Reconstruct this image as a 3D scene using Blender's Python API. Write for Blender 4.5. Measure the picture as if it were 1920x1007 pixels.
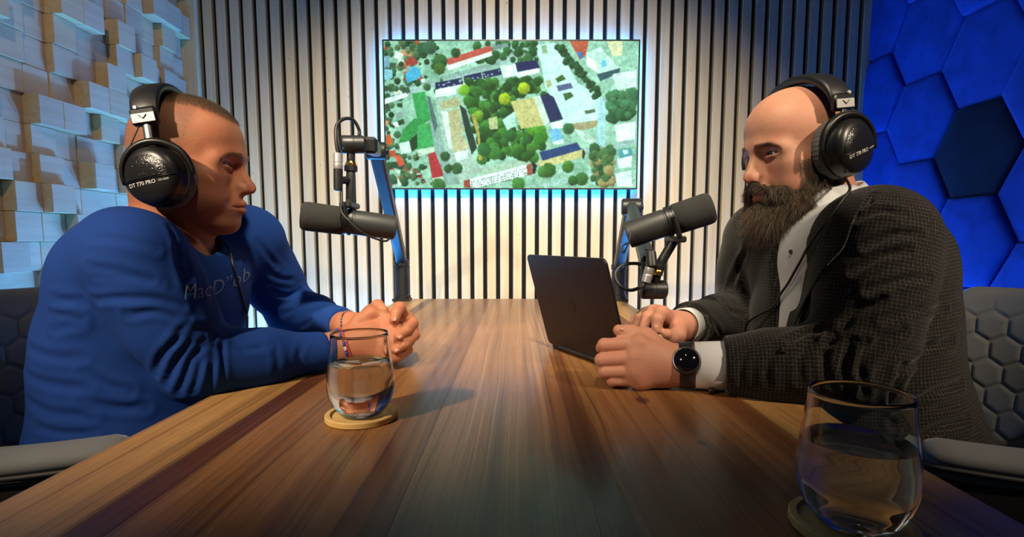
import bpy, math, random
import numpy as np
from mathutils import Vector, Matrix, Euler
from mathutils.bvhtree import BVHTree

for o in list(bpy.data.objects):
    bpy.data.objects.remove(o)
SC = bpy.context.scene
COL = SC.collection
rng = np.random.default_rng(7)
random.seed(7)

# ------------------------------------------------------------------ camera
FOC, PCX, PCY, PITCH, CZ = 1000.0, 967.0, 547.0, math.radians(5.42), 0.995
cam_d = bpy.data.cameras.new('camera')
cam = bpy.data.objects.new('camera', cam_d)
COL.objects.link(cam)
cam.location = (0, 0, CZ)
cam.rotation_euler = (math.pi/2 - PITCH, 0, 0)
cam_d.sensor_width = 36
cam_d.lens = 36*FOC/1920
cam_d.shift_x = -(PCX-960)/1920
cam_d.shift_y = (PCY-503.5)/1920
cam_d.clip_start = 0.02
SC.camera = cam

# ------------------------------------------------------------------ view, world
SC.view_settings.view_transform = 'Standard'
SC.view_settings.look = 'None'
SC.view_settings.exposure = 0.0
SC.view_settings.gamma = 1.0
SC.view_settings.use_curve_mapping = False
w = bpy.data.worlds.new('World'); SC.world = w
w.use_nodes = True
w.node_tree.nodes['Background'].inputs[0].default_value = (0.30, 0.38, 0.55, 1)
w.node_tree.nodes['Background'].inputs[1].default_value = 0.05

# ------------------------------------------------------------------ ceiling spots of the studio
def spot(name, loc, aim, watts, color, angle, blend=0.6, size=0.03):
    l = bpy.data.lights.new(name, 'SPOT')
    l.energy = watts; l.color = color; l.spot_size = math.radians(angle); l.spot_blend = blend
    l.shadow_soft_size = size
    o = bpy.data.objects.new(name, l); COL.objects.link(o)
    o.location = loc
    o.rotation_euler = (Vector(aim)-Vector(loc)).to_track_quat('-Z', 'Y').to_euler()
    return o
WARM = (1.0, 0.80, 0.58)
spot('key_spot_guest', (-1.08, -0.20, 1.85), (-0.38, 1.08, 0.97), 140, WARM, 52, 0.9)
spot('key_spot_host', (1.20, -0.15, 1.95), (0.52, 1.25, 1.00), 105, WARM, 54, 0.9)
spot('wall_wash', (0.0, 0.15, 2.45), (0.0, 2.45, 0.80), 385, (1.0, 0.87, 0.62), 68, 0.9, 0.06)
spot('ceiling_spot_blocks', (-0.45, 0.25, 2.50), (-1.45, 1.95, 1.30), 36, (1.0, 0.74, 0.44), 60, 0.8, 0.03)
UPL = (-0.66, 2.28, 0.15)                                   # small floor uplight in the corner behind the guest
spot('floor_uplight_lamp', UPL, (-1.47, 1.72, 1.25), 72, (0.12, 0.40, 1.0), 90, 0.7, 0.02)

# ------------------------------------------------------------------ helpers
def at(u, v, Y):
    """a point of the room seen in direction (u, v), at the depth Y"""
    x = (u-PCX)/FOC; y = -(v-PCY)/FOC
    dy = math.cos(PITCH)+y*math.sin(PITCH); dz = -math.sin(PITCH)+y*math.cos(PITCH)
    t = Y/dy
    return Vector((x*t, Y, CZ+dz*t))

def tag(o, label=None, cat=None, group=None, kind=None):
    if label: o['label'] = label
    if cat: o['category'] = cat
    if group: o['group'] = group
    if kind: o['kind'] = kind
    return o

def empty(name, loc=(0, 0, 0), rot=None, parent=None):
    o = bpy.data.objects.new(name, None); COL.objects.link(o)
    o.location = loc; o.empty_display_size = 0.05
    if rot is not None: o.rotation_euler = rot
    if parent: o.parent = parent
    return o

def mesh_np(name, co, faces4=None, faces=None, smooth=True):
    me = bpy.data.meshes.new(name)
    if faces4 is not None:
        co = np.asarray(co, np.float32); f = np.asarray(faces4, np.int32)
        k = f.shape[1]
        me.vertices.add(len(co)); me.vertices.foreach_set('co', co.ravel())
        me.loops.add(f.size); me.loops.foreach_set('vertex_index', f.ravel())
        me.polygons.add(len(f)); me.polygons.foreach_set('loop_start', np.arange(0, f.size, k, dtype=np.int32))
        me.update(calc_edges=True)
    else:
        me.from_pydata([tuple(c) for c in co], [], faces)
    me.polygons.foreach_set('use_smooth', np.full(len(me.polygons), smooth))
    me.update()
    return me

def obj(name, me, mat=None, parent=None, loc=None):
    o = bpy.data.objects.new(name, me); COL.objects.link(o)
    if mat is not None and len(me.materials) == 0: me.materials.append(mat)
    if parent: o.parent = parent
    if loc is not None: o.location = loc
    return o

class MB:
    """collects shapes, builds ONE mesh object"""
    def __init__(s): s.v = []; s.f = []
    def add(s, vs, fs, M=None):
        n = len(s.v)
        s.v += [tuple((M @ Vector(v)) if M is not None else v) for v in vs]
        s.f += [tuple(i+n for i in f) for f in fs]
        return s
    def box(s, lo, hi, b=0.0, M=None):
        (x0, y0, z0), (x1, y1, z1) = lo, hi
        if b <= 0:
            vs = [(x, y, z) for x in (x0, x1) for y in (y0, y1) for z in (z0, z1)]
            fs = [(0, 1, 3, 2), (4, 6, 7, 5), (0, 4, 5, 1), (2, 3, 7, 6), (0, 2, 6, 4), (1, 5, 7, 3)]
            return s.add(vs, fs, M)
        vs = []; idx = {}
        c = ((x0+x1)/2, (y0+y1)/2, (z0+z1)/2); h = ((x1-x0)/2, (y1-y0)/2, (z1-z0)/2)
        b = min(b, min(h)*0.98)
        for sx in (-1, 1):
            for sy in (-1, 1):
                for sz in (-1, 1):
                    for a in range(3):
                        p = [c[i]+(sx, sy, sz)[i]*(h[i]-(0 if i == a else b)) for i in range(3)]
                        idx[(sx, sy, sz, a)] = len(vs); vs.append(tuple(p))
        fs = []
        for a in range(3):
            for sg in (-1, 1):
                q = []
                for (p, r) in ((-1, -1), (1, -1), (1, 1), (-1, 1)):
                    k = [0, 0, 0]; k[a] = sg; k[(a+1) % 3] = p; k[(a+2) % 3] = r
                    q.append(idx[tuple(k)+(a,)])
                fs.append(tuple(q if sg > 0 else q[::-1]))
        for a in range(3):
            b1, b2 = (a+1) % 3, (a+2) % 3
            for s1 in (-1, 1):
                for s2 in (-1, 1):
                    q = []
                    for (sa, ax) in ((-1, b1), (1, b1), (1, b2), (-1, b2)):
                        k = [0, 0, 0]; k[a] = sa; k[b1] = s1; k[b2] = s2
                        q.append(idx[tuple(k)+(ax,)])
                    fs.append(tuple(q[::-1] if s1*s2 > 0 else q))
        for sx in (-1, 1):
            for sy in (-1, 1):
                for sz in (-1, 1):
                    q = [idx[(sx, sy, sz, a)] for a in range(3)]
                    fs.append(tuple(q if sx*sy*sz > 0 else q[::-1]))
        return s.add(vs, fs, M)
    def lathe(s, prof, n=32, M=None, cap=True):
        """prof: list of (r, z), revolved about z"""
        vs = []; fs = []
        for r, z in prof:
            for i in range(n):
                a = 2*math.pi*i/n; vs.append((r*math.cos(a), r*math.sin(a), z))
        for j in range(len(prof)-1):
            for i in range(n):
                k = (i+1) % n
                fs.append((j*n+i, j*n+k, (j+1)*n+k, (j+1)*n+i))
        if cap:
            fs.append(tuple(range(n))[::-1]); m = (len(prof)-1)*n
            fs.append(tuple(range(m, m+n)))
        return s.add(vs, fs, M)
    def tube(s, pts, r, n=10, cap=True, flat=None, up=(0, 0, 1)):
        """tube along points; r number or list; flat=(a,b) scales section along side/up"""
        P = [Vector(p) for p in pts]; N = len(P)
        R = r if isinstance(r, (list, tuple)) else [r]*N
        vs = []; fs = []
        side = None
        for i in range(N):
            t = (P[min(i+1, N-1)]-P[max(i-1, 0)]).normalized()
            if side is None:
                u0 = Vector(up)
                if abs(t.dot(u0)) > 0.95: u0 = Vector((1, 0, 0)) if abs(t.x) < 0.9 else Vector((0, 1, 0))
                side = t.cross(u0).normalized()
            else:
                side = (side - t*side.dot(t)).normalized()
            u = side.cross(t)
            fa, fb = flat if flat else (1, 1)
            for k in range(n):
                a = 2*math.pi*k/n
                vs.append(tuple(P[i]+side*(R[i]*fa*math.cos(a))+u*(R[i]*fb*math.sin(a))))
        for i in range(N-1):
            for k in range(n):
                q = (k+1) % n
                fs.append((i*n+k, i*n+q, (i+1)*n+q, (i+1)*n+k))
        if cap:
            fs.append(tuple(range(n))[::-1]); fs.append(tuple(range((N-1)*n, N*n)))
        return s.add(vs, fs)
    def prism(s, poly, z0, z1, M=None, b=0.0):
        n = len(poly)
        if b > 0:
            c = Vector((sum(p[0] for p in poly)/n, sum(p[1] for p in poly)/n))
            inn = []
            for p in poly:
                d = c-Vector(p[:2]); d.normalize(); inn.append((p[0]+d.x*b, p[1]+d.y*b))
            rings = [(inn, z0), (poly, z0+b), (poly, z1-b), (inn, z1)]
        else:
            rings = [(poly, z0), (poly, z1)]
        vs = []; fs = []
        for pl, z in rings: vs += [(p[0], p[1], z) for p in pl]
        for j in range(len(rings)-1):
            for i in range(n):
                k = (i+1) % n; fs.append((j*n+i, j*n+k, (j+1)*n+k, (j+1)*n+i))
        fs.append(tuple(range(n))[::-1]); m = (len(rings)-1)*n
        fs.append(tuple(range(m, m+n)))
        return s.add(vs, fs, M)
    def build(s, name, mat=None, parent=None, smooth=False, loc=None, sharp=None):
        me = mesh_np(name, s.v, None, s.f, smooth)
        if smooth and sharp is not None:
            me.set_sharp_from_angle(angle=math.radians(sharp))
        return obj(name, me, mat, parent, loc)

def spline(pts, n=12):
    """Catmull-Rom through points"""
    P = [Vector(p) for p in pts]; P = [P[0]*2-P[1]]+P+[P[-1]*2-P[-2]]
    out = []
    for i in range(1, len(P)-2):
        for k in range(n):
            t = k/n; a, b, c, d = P[i-1:i+3]
            out.append(0.5*((2*b)+(c-a)*t+(2*a-5*b+4*c-d)*t*t+(3*b-a-3*c+d)*t**3))
    out.append(P[-2]); return out

def basis(xa, ya, za, o=(0, 0, 0)):
    M = Matrix.Identity(4)
    for i, a in enumerate((xa, ya, za)):
        for j in range(3): M[j][i] = a[j]
    for j in range(3): M[j][3] = o[j]
    return M

def axis_M(p, d, up=(0, 0, 1)):
    """matrix: local z along d at p"""
    z = Vector(d).normalized(); u = Vector(up)
    if abs(z.dot(u)) > 0.97: u = Vector((1, 0, 0))
    x = u.cross(z).normalized(); y = z.cross(x)
    return basis(x, y, z, p)

# ------------------------------------------------------------------ materials
class NT:
    def __init__(s, name):
        s.m = bpy.data.materials.new(name); s.m.use_nodes = True
        s.t = s.m.node_tree; s.b = s.t.nodes['Principled BSDF']; s.out = s.t.nodes['Material Output']
    def n(s, typ, **kw):
        nd = s.t.nodes.new(typ)
        for k, v in kw.items():
            if k.startswith('i_'):
                key = k[2:]
                key = int(key) if key.isdigit() else key.replace('_', ' ')
                s.put(nd.inputs[key], v)
            else: setattr(nd, k, v)
        return nd
    def put(s, sock, v):
        if isinstance(v, bpy.types.NodeSocket): s.t.links.new(v, sock)
        elif isinstance(v, bpy.types.Node): s.t.links.new(v.outputs[0], sock)
        else:
            if isinstance(v, (tuple, list)) and len(v) == 3 and sock.type == 'RGBA': v = (*v, 1)
            sock.default_value = v
    def set(s, **kw):
        for k, v in kw.items(): s.put(s.b.inputs[k.replace('_', ' ')], v)
        return s
    def math(s, op, a, b=None, c=None, clamp=False):
        nd = s.n('ShaderNodeMath', operation=op, use_clamp=clamp); s.put(nd.inputs[0], a)
        if b is not None: s.put(nd.inputs[1], b)
        if c is not None: s.put(nd.inputs[2], c)
        return nd.outputs[0]
    def mix(s, fac, a, b, mode='MIX'):
        nd = s.n('ShaderNodeMix', data_type='RGBA', blend_type=mode)
        s.put(nd.inputs[0], fac); s.put(nd.inputs[6], a); s.put(nd.inputs[7], b)
        return nd.outputs[2]
    def coord(s, kind='Object', scale=(1, 1, 1), rnd=0.0):
        tc = s.n('ShaderNodeTexCoord'); mp = s.n('ShaderNodeMapping')
        s.put(mp.inputs['Scale'], scale); src = tc.outputs[kind]
        if rnd:
            oi = s.n('ShaderNodeObjectInfo')
            v = s.n('ShaderNodeVectorMath', operation='ADD'); s.put(v.inputs[0], src)
            m = s.math('MULTIPLY', oi.outputs['Random'], rnd)
            s.put(v.inputs[1], m); src = v.outputs[0]
        s.put(mp.inputs['Vector'], src); return mp.outputs[0]
    def noise(s, vec, scale, detail=3, rough=0.5, dist=0.0):
        nd = s.n('ShaderNodeTexNoise'); s.put(nd.inputs['Vector'], vec)
        s.put(nd.inputs['Scale'], scale); s.put(nd.inputs['Detail'], detail)
        s.put(nd.inputs['Roughness'], rough); s.put(nd.inputs['Distortion'], dist)
        return nd.outputs[0]
    def ramp(s, fac, stops):
        nd = s.n('ShaderNodeValToRGB'); s.put(nd.inputs[0], fac); r = nd.color_ramp
        while len(r.elements) < len(stops): r.elements.new(0.5)
        for e, (p, c) in zip(r.elements, stops):
            e.position = p; e.color = (*c, 1) if len(c) == 3 else c
        return nd.outputs[0]
    def bump(s, h, strength=0.3, dist=0.002):
        nd = s.n('ShaderNodeBump'); s.put(nd.inputs['Height'], h)
        s.put(nd.inputs['Strength'], strength); s.put(nd.inputs['Distance'], dist)
        s.put(s.b.inputs['Normal'], nd.outputs[0]); return nd

def plain(name, col, rough=0.5, metal=0.0, bump=0.0, bscale=400, var=0.0, coat=0.0, spec=None):
    t = NT(name); t.set(Base_Color=col, Roughness=rough, Metallic=metal)
    if coat: t.set(Coat_Weight=coat, Coat_Roughness=0.1)
    if spec is not None: t.b.inputs['Specular IOR Level'].default_value = spec
    v = t.coord('Object')
    if var:
        n = t.noise(v, 25, 4)
        t.set(Base_Color=t.mix(n, tuple(c*(1-var) for c in col), tuple(min(1, c*(1+var)) for c in col)))
    if bump: t.bump(t.noise(v, bscale, 2), bump, 0.001)
    return t.m

def emit(name, col, strength):
    t = NT(name); t.set(Base_Color=(0, 0, 0), Emission_Color=col, Emission_Strength=strength)
    return t.m
# ------------------------------------------------------------------ the room: materials
def pine(name, light, dark, knots=True, axis=2, rnd=9.0, grain=1.0):
    t = NT(name)
    sc = [60, 60, 60]; sc[axis] = 2.2
    v = t.coord('Object', tuple(sc), rnd)
    g = t.noise(v, 1.0, 4, 0.55, 0.4)
    sc2 = [260, 260, 260]; sc2[axis] = 5
    v2 = t.coord('Object', tuple(sc2), rnd)
    fine = t.noise(v2, 1.0, 2)
    c = t.mix(t.ramp(g, [(0.35, (0, 0, 0)), (0.7, (1, 1, 1))]), light, dark)
    c = t.mix(t.math('MULTIPLY', fine, 0.35*grain), c, dark)
    oi = t.n('ShaderNodeObjectInfo')
    tone = t.ramp(oi.outputs['Random'], [(0, (0.86, 0.86, 0.88)), (0.5, (1, 1, 1)), (1, (1.0, 0.93, 0.82))])
    c = t.mix(1.0, c, tone, 'MULTIPLY')
    if knots:
        sk = [6, 6, 6]; sk[axis] = 2.6
        vo = t.n('ShaderNodeTexVoronoi'); t.put(vo.inputs['Vector'], t.coord('Object', tuple(sk), rnd))
        sel = t.n('ShaderNodeSeparateXYZ'); t.put(sel.inputs[0], vo.outputs['Color'])
        k = t.math('MULTIPLY', t.ramp(vo.outputs['Distance'], [(0.03, (1, 1, 1)), (0.085, (0, 0, 0))]), t.math('GREATER_THAN', sel.outputs[0], 0.45))
        c = t.mix(t.math('MULTIPLY', k, 0.75), c, (0.20, 0.11, 0.06))
    t.set(Base_Color=c, Roughness=0.62)
    t.bump(fine, 0.15, 0.001)
    return t.m
M_slat = pine('pine_slat', (0.80, 0.69, 0.49), (0.67, 0.54, 0.34))
M_block = pine('spruce_block', (0.72, 0.58, 0.36), (0.62, 0.46, 0.26), True, 1, 9.0, 0.6)
M_blockend = pine('spruce_end', (0.62, 0.53, 0.41), (0.54, 0.44, 0.33), False, 1, 9.0, 0.4)
M_backing = plain('black_felt', (0.006, 0.006, 0.008), 0.95)
M_dark = plain('dark_paint', (0.03, 0.03, 0.035), 0.8)
M_floor = plain('grey_carpet', (0.035, 0.035, 0.04), 0.95, bump=0.5, bscale=300, var=0.2)
def velvet(name, col, sheen):
    t = NT(name); v = t.coord('Object', (1, 1, 1), 5.0)
    n = t.noise(v, 9, 4, 0.6, 0.6)
    t.set(Base_Color=t.mix(t.ramp(n, [(0.35, (0, 0, 0)), (0.65, (1, 1, 1))]), tuple(c*0.8 for c in col), tuple(c*1.2 for c in col)),
          Roughness=0.85, Sheen_Weight=0.6, Sheen_Roughness=0.35, Sheen_Tint=sheen)
    t.b.inputs['Specular IOR Level'].default_value = 0.15
    t.bump(t.noise(v, 900, 2), 0.2, 0.0008)
    return t.m
M_velvet = velvet('royal_blue_velvet', (0.012, 0.055, 0.42), (0.15, 0.35, 1.0))
M_velvet_dark = velvet('midnight_velvet', (0.006, 0.014, 0.045), (0.10, 0.16, 0.35))

# ------------------------------------------------------------------ room shell
XL, XR, YB = -1.47, 1.62, 2.52          # faces of the left wall, right wall, back wall (slat front)
def struct(name, mb, mat):
    o = mb.build(name, mat); o['kind'] = 'structure'; return o
ZT = 2.70
fl = struct('floor', MB().box((XL-.2, -1.2, -0.05), (XR+.1, YB+.12, 0.0)), M_floor)
ce = struct('ceiling', MB().box((XL-.2, -1.2, ZT), (XR+.1, YB+.12, ZT+.05)), M_dark)

wb = struct('wall_back', MB().box((XL-.2, YB+.026, 0), (XR+.1, YB+.12, ZT)), M_backing)
pitch_s, sw = 0.0611, 0.0415
slat_me = MB().box((-sw/2, 0, 0.0), (sw/2, 0.026, ZT), 0.0025).build('slat', M_slat, wb)
proto = slat_me; k = 0
xs0 = at(379, 100, YB).x
x = xs0+pitch_s/2
while x < XR+0.03:
    o = proto if k == 0 else proto.copy()
    if k: COL.objects.link(o); o.parent = wb
    o.location = (x, YB, 0); k += 1
    x += pitch_s
# warm edge board where the block wall meets the slats
MB().box((XL-.14, YB-.02, 0), (xs0-0.012, YB+.03, ZT), 0.002).build('edge_board', M_slat, wb)

# left wall of staggered wooden blocks
wl = struct('wall_left', MB().box((XL-.2, -1.2, 0), (XL-.105, YB+.1, ZT)), M_dark)
BS = 0.0905
blk = {}
r2 = random.Random(11)
cols = 15
for i in range(cols):
    y1 = YB-0.022-i*BS
    for j in range(20):
        z0 = 0.36+j*BS
        d = r2.choice([0.0, .006, .010, .014, .020, .026, .032, .040, .052, .070])
        if d not in blk:
            m = MB(); m.box((-0.10, -BS/2+.0006, -BS/2+.0006), (0.0, BS/2-.0006, BS/2-.0006), 0.0012)
            me = mesh_np('block', m.v, None, m.f, False); me.materials.append(M_block); me.materials.append(M_blockend)
            for p in me.polygons:
                if p.normal.x > 0.9: p.material_index = 1
            blk[d] = me
        o = obj('block', blk[d], None, wl); o.location = (XL-.045+d, y1-BS/2, z0+BS/2)
        o.rotation_euler = (0, 0, 0)
# nearer strip of the same wall, out of the picture
MB().box((XL-.105, -1.2, 0), (XL-.04, YB-0.022-cols*BS, ZT)).build('plain_panel', M_block, wl)
MB().box((XL-.105, YB-0.022-cols*BS, 0), (XL-.06, YB-.022, 0.36)).build('skirting_panel', M_block, wl)

# right wall of padded hexagons
wr = struct('wall_right', MB().box((XR+.03, -1.2, 0), (XR+.1, YB+.1, ZT)), M_backing)
HF = 0.325; HS = HF/math.sqrt(3)
def hex_panel(th):
    """padded hexagon in the y-z plane, front towards -x"""
    rings = [(1.0, 0.0), (1.0, th*0.55), (0.985, th*0.80), (0.94, th*0.95), (0.85, th*1.05), (0.6, th*1.16), (0.3, th*1.20)]
    vs = []; fs = []; n = 24
    cor = [(HS*0.99*math.cos(math.radians(60*i)), HS*0.99*math.sin(math.radians(60*i))) for i in range(6)]
    per = []
    for i in range(6):
        a, b = cor[i], cor[(i+1) % 6]
        for q in range(4): per.append((a[0]+(b[0]-a[0])*q/4, a[1]+(b[1]-a[1])*q/4))
    for s, h in rings:
        for p in per: vs.append((-h, p[0]*s, p[1]*s))
    for j in range(len(rings)-1):
        for i in range(n):
            k = (i+1) % n; fs.append((j*n+i, (j+1)*n+i, (j+1)*n+k, j*n+k))
    vs.append((-th*1.21, 0, 0)); c = len(vs)-1; m = (len(rings)-1)*n
    for i in range(n): fs.append((m+i, c, m+(i+1) % n))
    me = mesh_np('hexagon_panel', vs, None, fs, True); me.set_sharp_from_angle(angle=math.radians(55))
    return me
hexm = {}
# a hexagon centre seen at (1733, 222): y 2.215, z 1.48
for ci in range(-1, 6):
    yc = 2.205-ci*1.5*HS
    for rj in range(-4, 4):
        zc = 1.478+rj*HF+(HF/2 if ci % 2 else 0)
        if yc+HS*.75 > YB or zc > ZT-.2 or zc < 0.3: 
            if not (ci == -1): continue
        dark = (ci, rj) in ((1, -1), (3, 1), (2, 2))
        th = {0: .035, 1: .045, 2: .028}[(ci*2+rj*5) % 3]
        key = (th, dark)
        if key not in hexm:
            me = hex_panel(th); me.materials.append(M_velvet_dark if dark else M_velvet); hexm[key] = me
        o = obj('hexagon_panel', hexm[key], None, wr); o.location = (XR+.03, yc, zc)

# ------------------------------------------------------------------ LED strips (the blue light of the room)
LED = (0.01, 0.29, 1.0)
M_led = emit('blue_led', LED, 90.0)
M_led_floor = emit('blue_led_floor', (0.04, 0.34, 1.0), 260.0)
M_alu = plain('aluminium', (0.6, 0.6, 0.62), 0.35, 1.0)
M_led_soft = emit('blue_led_soft', (0.05, 0.36, 1.0), 130.0)
M_led_mid = emit('blue_led_mid', (0.03, 0.32, 1.0), 260.0)
M_led_hi = emit('blue_led_hi', (0.03, 0.32, 1.0), 480.0)
def led_strip(a, b, label, mat=None):
    a = Vector(a); b = Vector(b); e = empty('led_strip', a)
    d = (b-a); L = d.length; M = axis_M((0, 0, 0), d)
    MB().box((-.012, -.012, 0), (.012, -.004, L), 0, M).build('channel', M_alu, e)
    MB().box((-.008, -.004, 0.002), (.008, .004, L-.002), 0.002, M).build('diffuser', mat or M_led_floor, e)
    tag(e, label, 'led strip', 'blue led strips of the room'); return e
led_strip((XL+.10, 1.2, 0.015), (XL+.10, YB-.12, 0.015), 'blue led strip on the floor along the wooden block wall')
led_strip((XL+.15, YB-.025, 0.42), (-0.50, YB-.025, 0.42), 'blue led strip fixed low across the left slats', M_led_hi)
led_strip((0.50, YB-.025, 0.42), (XR-.10, YB-.025, 0.42), 'blue led strip fixed low across the right slats', M_led_mid)
led_strip((XR-.10, YB-.15, 0.015), (XR-.10, 1.3, 0.015), 'blue led strip on the floor along the padded hexagon wall', M_led_soft)
up = empty('floor_uplight', (UPL[0], UPL[1], 0)); tag(up, 'small black uplight on the floor in the left corner', 'lamp')
MB().lathe([(.045, 0), (.045, .012), (.030, .020), (.034, .030), (.040, .095), (.036, .095), (.030, .040)], 24).build('housing', M_dark, up, True, sharp=40)
MB().lathe([(.0, .080), (.0365, .080)], 24, cap=False).build('lens', M_led, up)
# ------------------------------------------------------------------ text as flat mesh
def text_mesh(txt, size, extrude=0.0, align='CENTER', shear=0.0):
    cu = bpy.data.curves.new('lettering', 'FONT'); cu.body = txt; cu.size = size; cu.extrude = extrude
    cu.align_x = align; cu.align_y = 'CENTER'; cu.shear = shear; cu.resolution_u = 2
    o = bpy.data.objects.new('lettering_tmp', cu); COL.objects.link(o)
    bpy.context.view_layer.update()
    me = bpy.data.meshes.new_from_object(o)
    bpy.data.objects.remove(o)
    return me

# ------------------------------------------------------------------ table
TZ, TH = 0.75, 0.042
TX0, TX1, TY0, TY1 = -0.487, 0.442, 0.20, 2.26
def board_mat(name, stops, scale=26, stripes=0.0, fig=0.5, rough=0.33, seed=0.0, knots=0):
    t = NT(name)
    tc = t.n('ShaderNodeTexCoord').outputs['Object']
    def mp(sc, loc=(0, 0, 0)):
        m = t.n('ShaderNodeMapping'); t.put(m.inputs['Vector'], tc); t.put(m.inputs['Scale'], sc)
        t.put(m.inputs['Location'], loc); return m.outputs[0]
    warp = t.noise(mp((3, 1.2, 3), (seed, 0, 0)), 1.0, 2)
    comb = t.n('ShaderNodeCombineXYZ')
    t.put(comb.inputs[0], t.math('MULTIPLY', t.math('SUBTRACT', warp, 0.5), 0.05*fig))
    v2 = t.n('ShaderNodeVectorMath', operation='ADD'); t.put(v2.inputs[0], tc); t.put(v2.inputs[1], comb.outputs[0])
    def mpw(sc, loc=(0, 0, 0)):
        m = t.n('ShaderNodeMapping'); t.put(m.inputs['Vector'], v2.outputs[0]); t.put(m.inputs['Scale'], sc)
        t.put(m.inputs['Location'], loc); return m.outputs[0]
    broad = t.noise(mpw((scale, 0.55, 1), (seed, seed, 0)), 1.0, 4, 0.6, 0.25)
    fine = t.noise(mpw((240, 5.0, 1), (seed*3, 0, 0)), 1.0, 3, 0.6)
    pore = t.noise(mp((700, 22, 1), (seed, 0, 0)), 1.0, 1)
    f = t.math('ADD', t.math('MULTIPLY', broad, 0.80), t.math('MULTIPLY', fine, 0.22))
    c = t.ramp(f, stops)
    if stripes:
        st = t.noise(mpw((95, 0.35, 1), (seed*7, 1, 0)), 1.0, 2, 0.5)
        line = t.ramp(st, [(0.55, (0, 0, 0)), (0.60, (1, 1, 1)), (0.65, (0, 0, 0))])
        c = t.mix(t.math('MULTIPLY', line, stripes), c, (0.50, 0.30, 0.16))
    for kx, ky, kr in knots or ():
        m = t.n('ShaderNodeMapping'); t.put(m.inputs['Vector'], v2.outputs[0])
        t.put(m.inputs['Location'], (-kx, -ky*0.5, 0)); t.put(m.inputs['Scale'], (1, 0.5, 0))
        ln = t.n('ShaderNodeVectorMath', operation='LENGTH'); t.put(ln.inputs[0], m.outputs[0])
        d = t.math('DIVIDE', ln.outputs['Value'], kr)
        d = t.math('ADD', d, t.math('MULTIPLY', t.math('SUBTRACT', fine, 0.5), 0.8))
        c = t.mix(t.ramp(d, [(0.3, (0.9, 0.9, 0.9)), (0.75, (0.45, 0.45, 0.45)), (1.6, (0, 0, 0))]), c, (0.022, 0.011, 0.006))
    stk = t.noise(mpw((150, 0.8, 1), (seed*5, 2, 0)), 1.0, 3, 0.6)
    c = t.mix(t.math('MULTIPLY', t.ramp(stk, [(0.52, (0, 0, 0)), (0.70, (1, 1, 1))]), 0.55), c, (0.035, 0.014, 0.007))
    c = t.mix(t.math('MULTIPLY', t.ramp(pore, [(0.58, (0, 0, 0)), (0.72, (1, 1, 1))]), 0.35), c, (0.04, 0.02, 0.01))
    t.set(Base_Color=c, Roughness=rough, Coat_Weight=0.12, Coat_Roughness=0.13)
    t.b.inputs['Specular IOR Level'].default_value = 0.36
    t.bump(pore, 0.05, 0.0005)
    return t.m
GOLD = [(0.25, (0.276, 0.1288, 0.0368)), (0.45, (0.4416, 0.23, 0.0736)), (0.62, (0.5336, 0.3036, 0.1104)), (0.8, (0.3864, 0.184, 0.0598))]
DARK = [(0.25, (0.070, 0.022, 0.012)), (0.5, (0.12, 0.038, 0.018)), (0.7, (0.17, 0.065, 0.03))]
BROWN = [(0.28, (0.1166, 0.0448, 0.0153)), (0.45, (0.2691, 0.1166, 0.0394)), (0.6, (0.3588, 0.1704, 0.0609)), (0.78, (0.2153, 0.0852, 0.0305))]
CENT = [(0.28, (0.1486, 0.0577, 0.0228)), (0.5, (0.2972, 0.1311, 0.0524)), (0.7, (0.3671, 0.1792, 0.0769))]
RUST = [(0.25, (0.085, 0.030, 0.013)), (0.45, (0.17, 0.064, 0.025)), (0.65, (0.27, 0.11, 0.042))]
table = empty('dining_table', ((TX0+TX1)/2, (TY0+TY1)/2, 0))
tag(table, 'long glossy walnut table of glued boards between the two men', 'table')
bounds = [TX0, -.378, -.343, -.155, -.108, .072, .104, .314, .349, TX1]
bm_ = [board_mat('oak_gold_board', GOLD, 22, 0, .4, .38, 1.0), board_mat('wenge_board', DARK, 40, 0, .3, .36, 2.0),
       board_mat('walnut_board', BROWN, 24, 0, 1.0, .36, 3.0), board_mat('rust_board', RUST, 60, 0, .6, .36, 4.0),
       board_mat('striped_board', CENT, 30, 0.55, .5, .36, 5.0), board_mat('rust_board_b', RUST, 55, 0, .6, .36, 6.3),
       board_mat('knotty_walnut_board', BROWN, 22, 0, 1.3, .36, 7.7, [(-0.02, -0.425, .012), (0.012, -0.60, .007), (0.03, 0.35, .008)]),
       board_mat('wenge_board_b', RUST, 30, 0, .4, .36, 8.1), board_mat('oak_gold_board_b', GOLD, 20, 0, .5, .38, 9.4)]
for i in range(9):
    a, b = bounds[i], bounds[i+1]
    m = MB().box((-(b-a)/2, -(TY1-TY0)/2, -TH), ((b-a)/2, (TY1-TY0)/2, 0), 0.00025 if 0 < i < 8 else 0.002)
    o = m.build('board', bm_[i], table); o.location = ((a+b)/2-table.location.x, 0, TZ)
M_steel = plain('black_steel', (0.012, 0.012, 0.013), 0.45, 0.3)
for sy in (-.75, .75):
    for sx in (-.3, .3):
        MB().box((sx-.03, sy-.03, 0), (sx+.03, sy+.03, TZ-TH), .003).build('leg', M_steel, table)
    MB().box((-.33, sy-.03, TZ-TH-.03), (.33, sy+.03, TZ-TH), .002).build('crossbar', M_steel, table)

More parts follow.
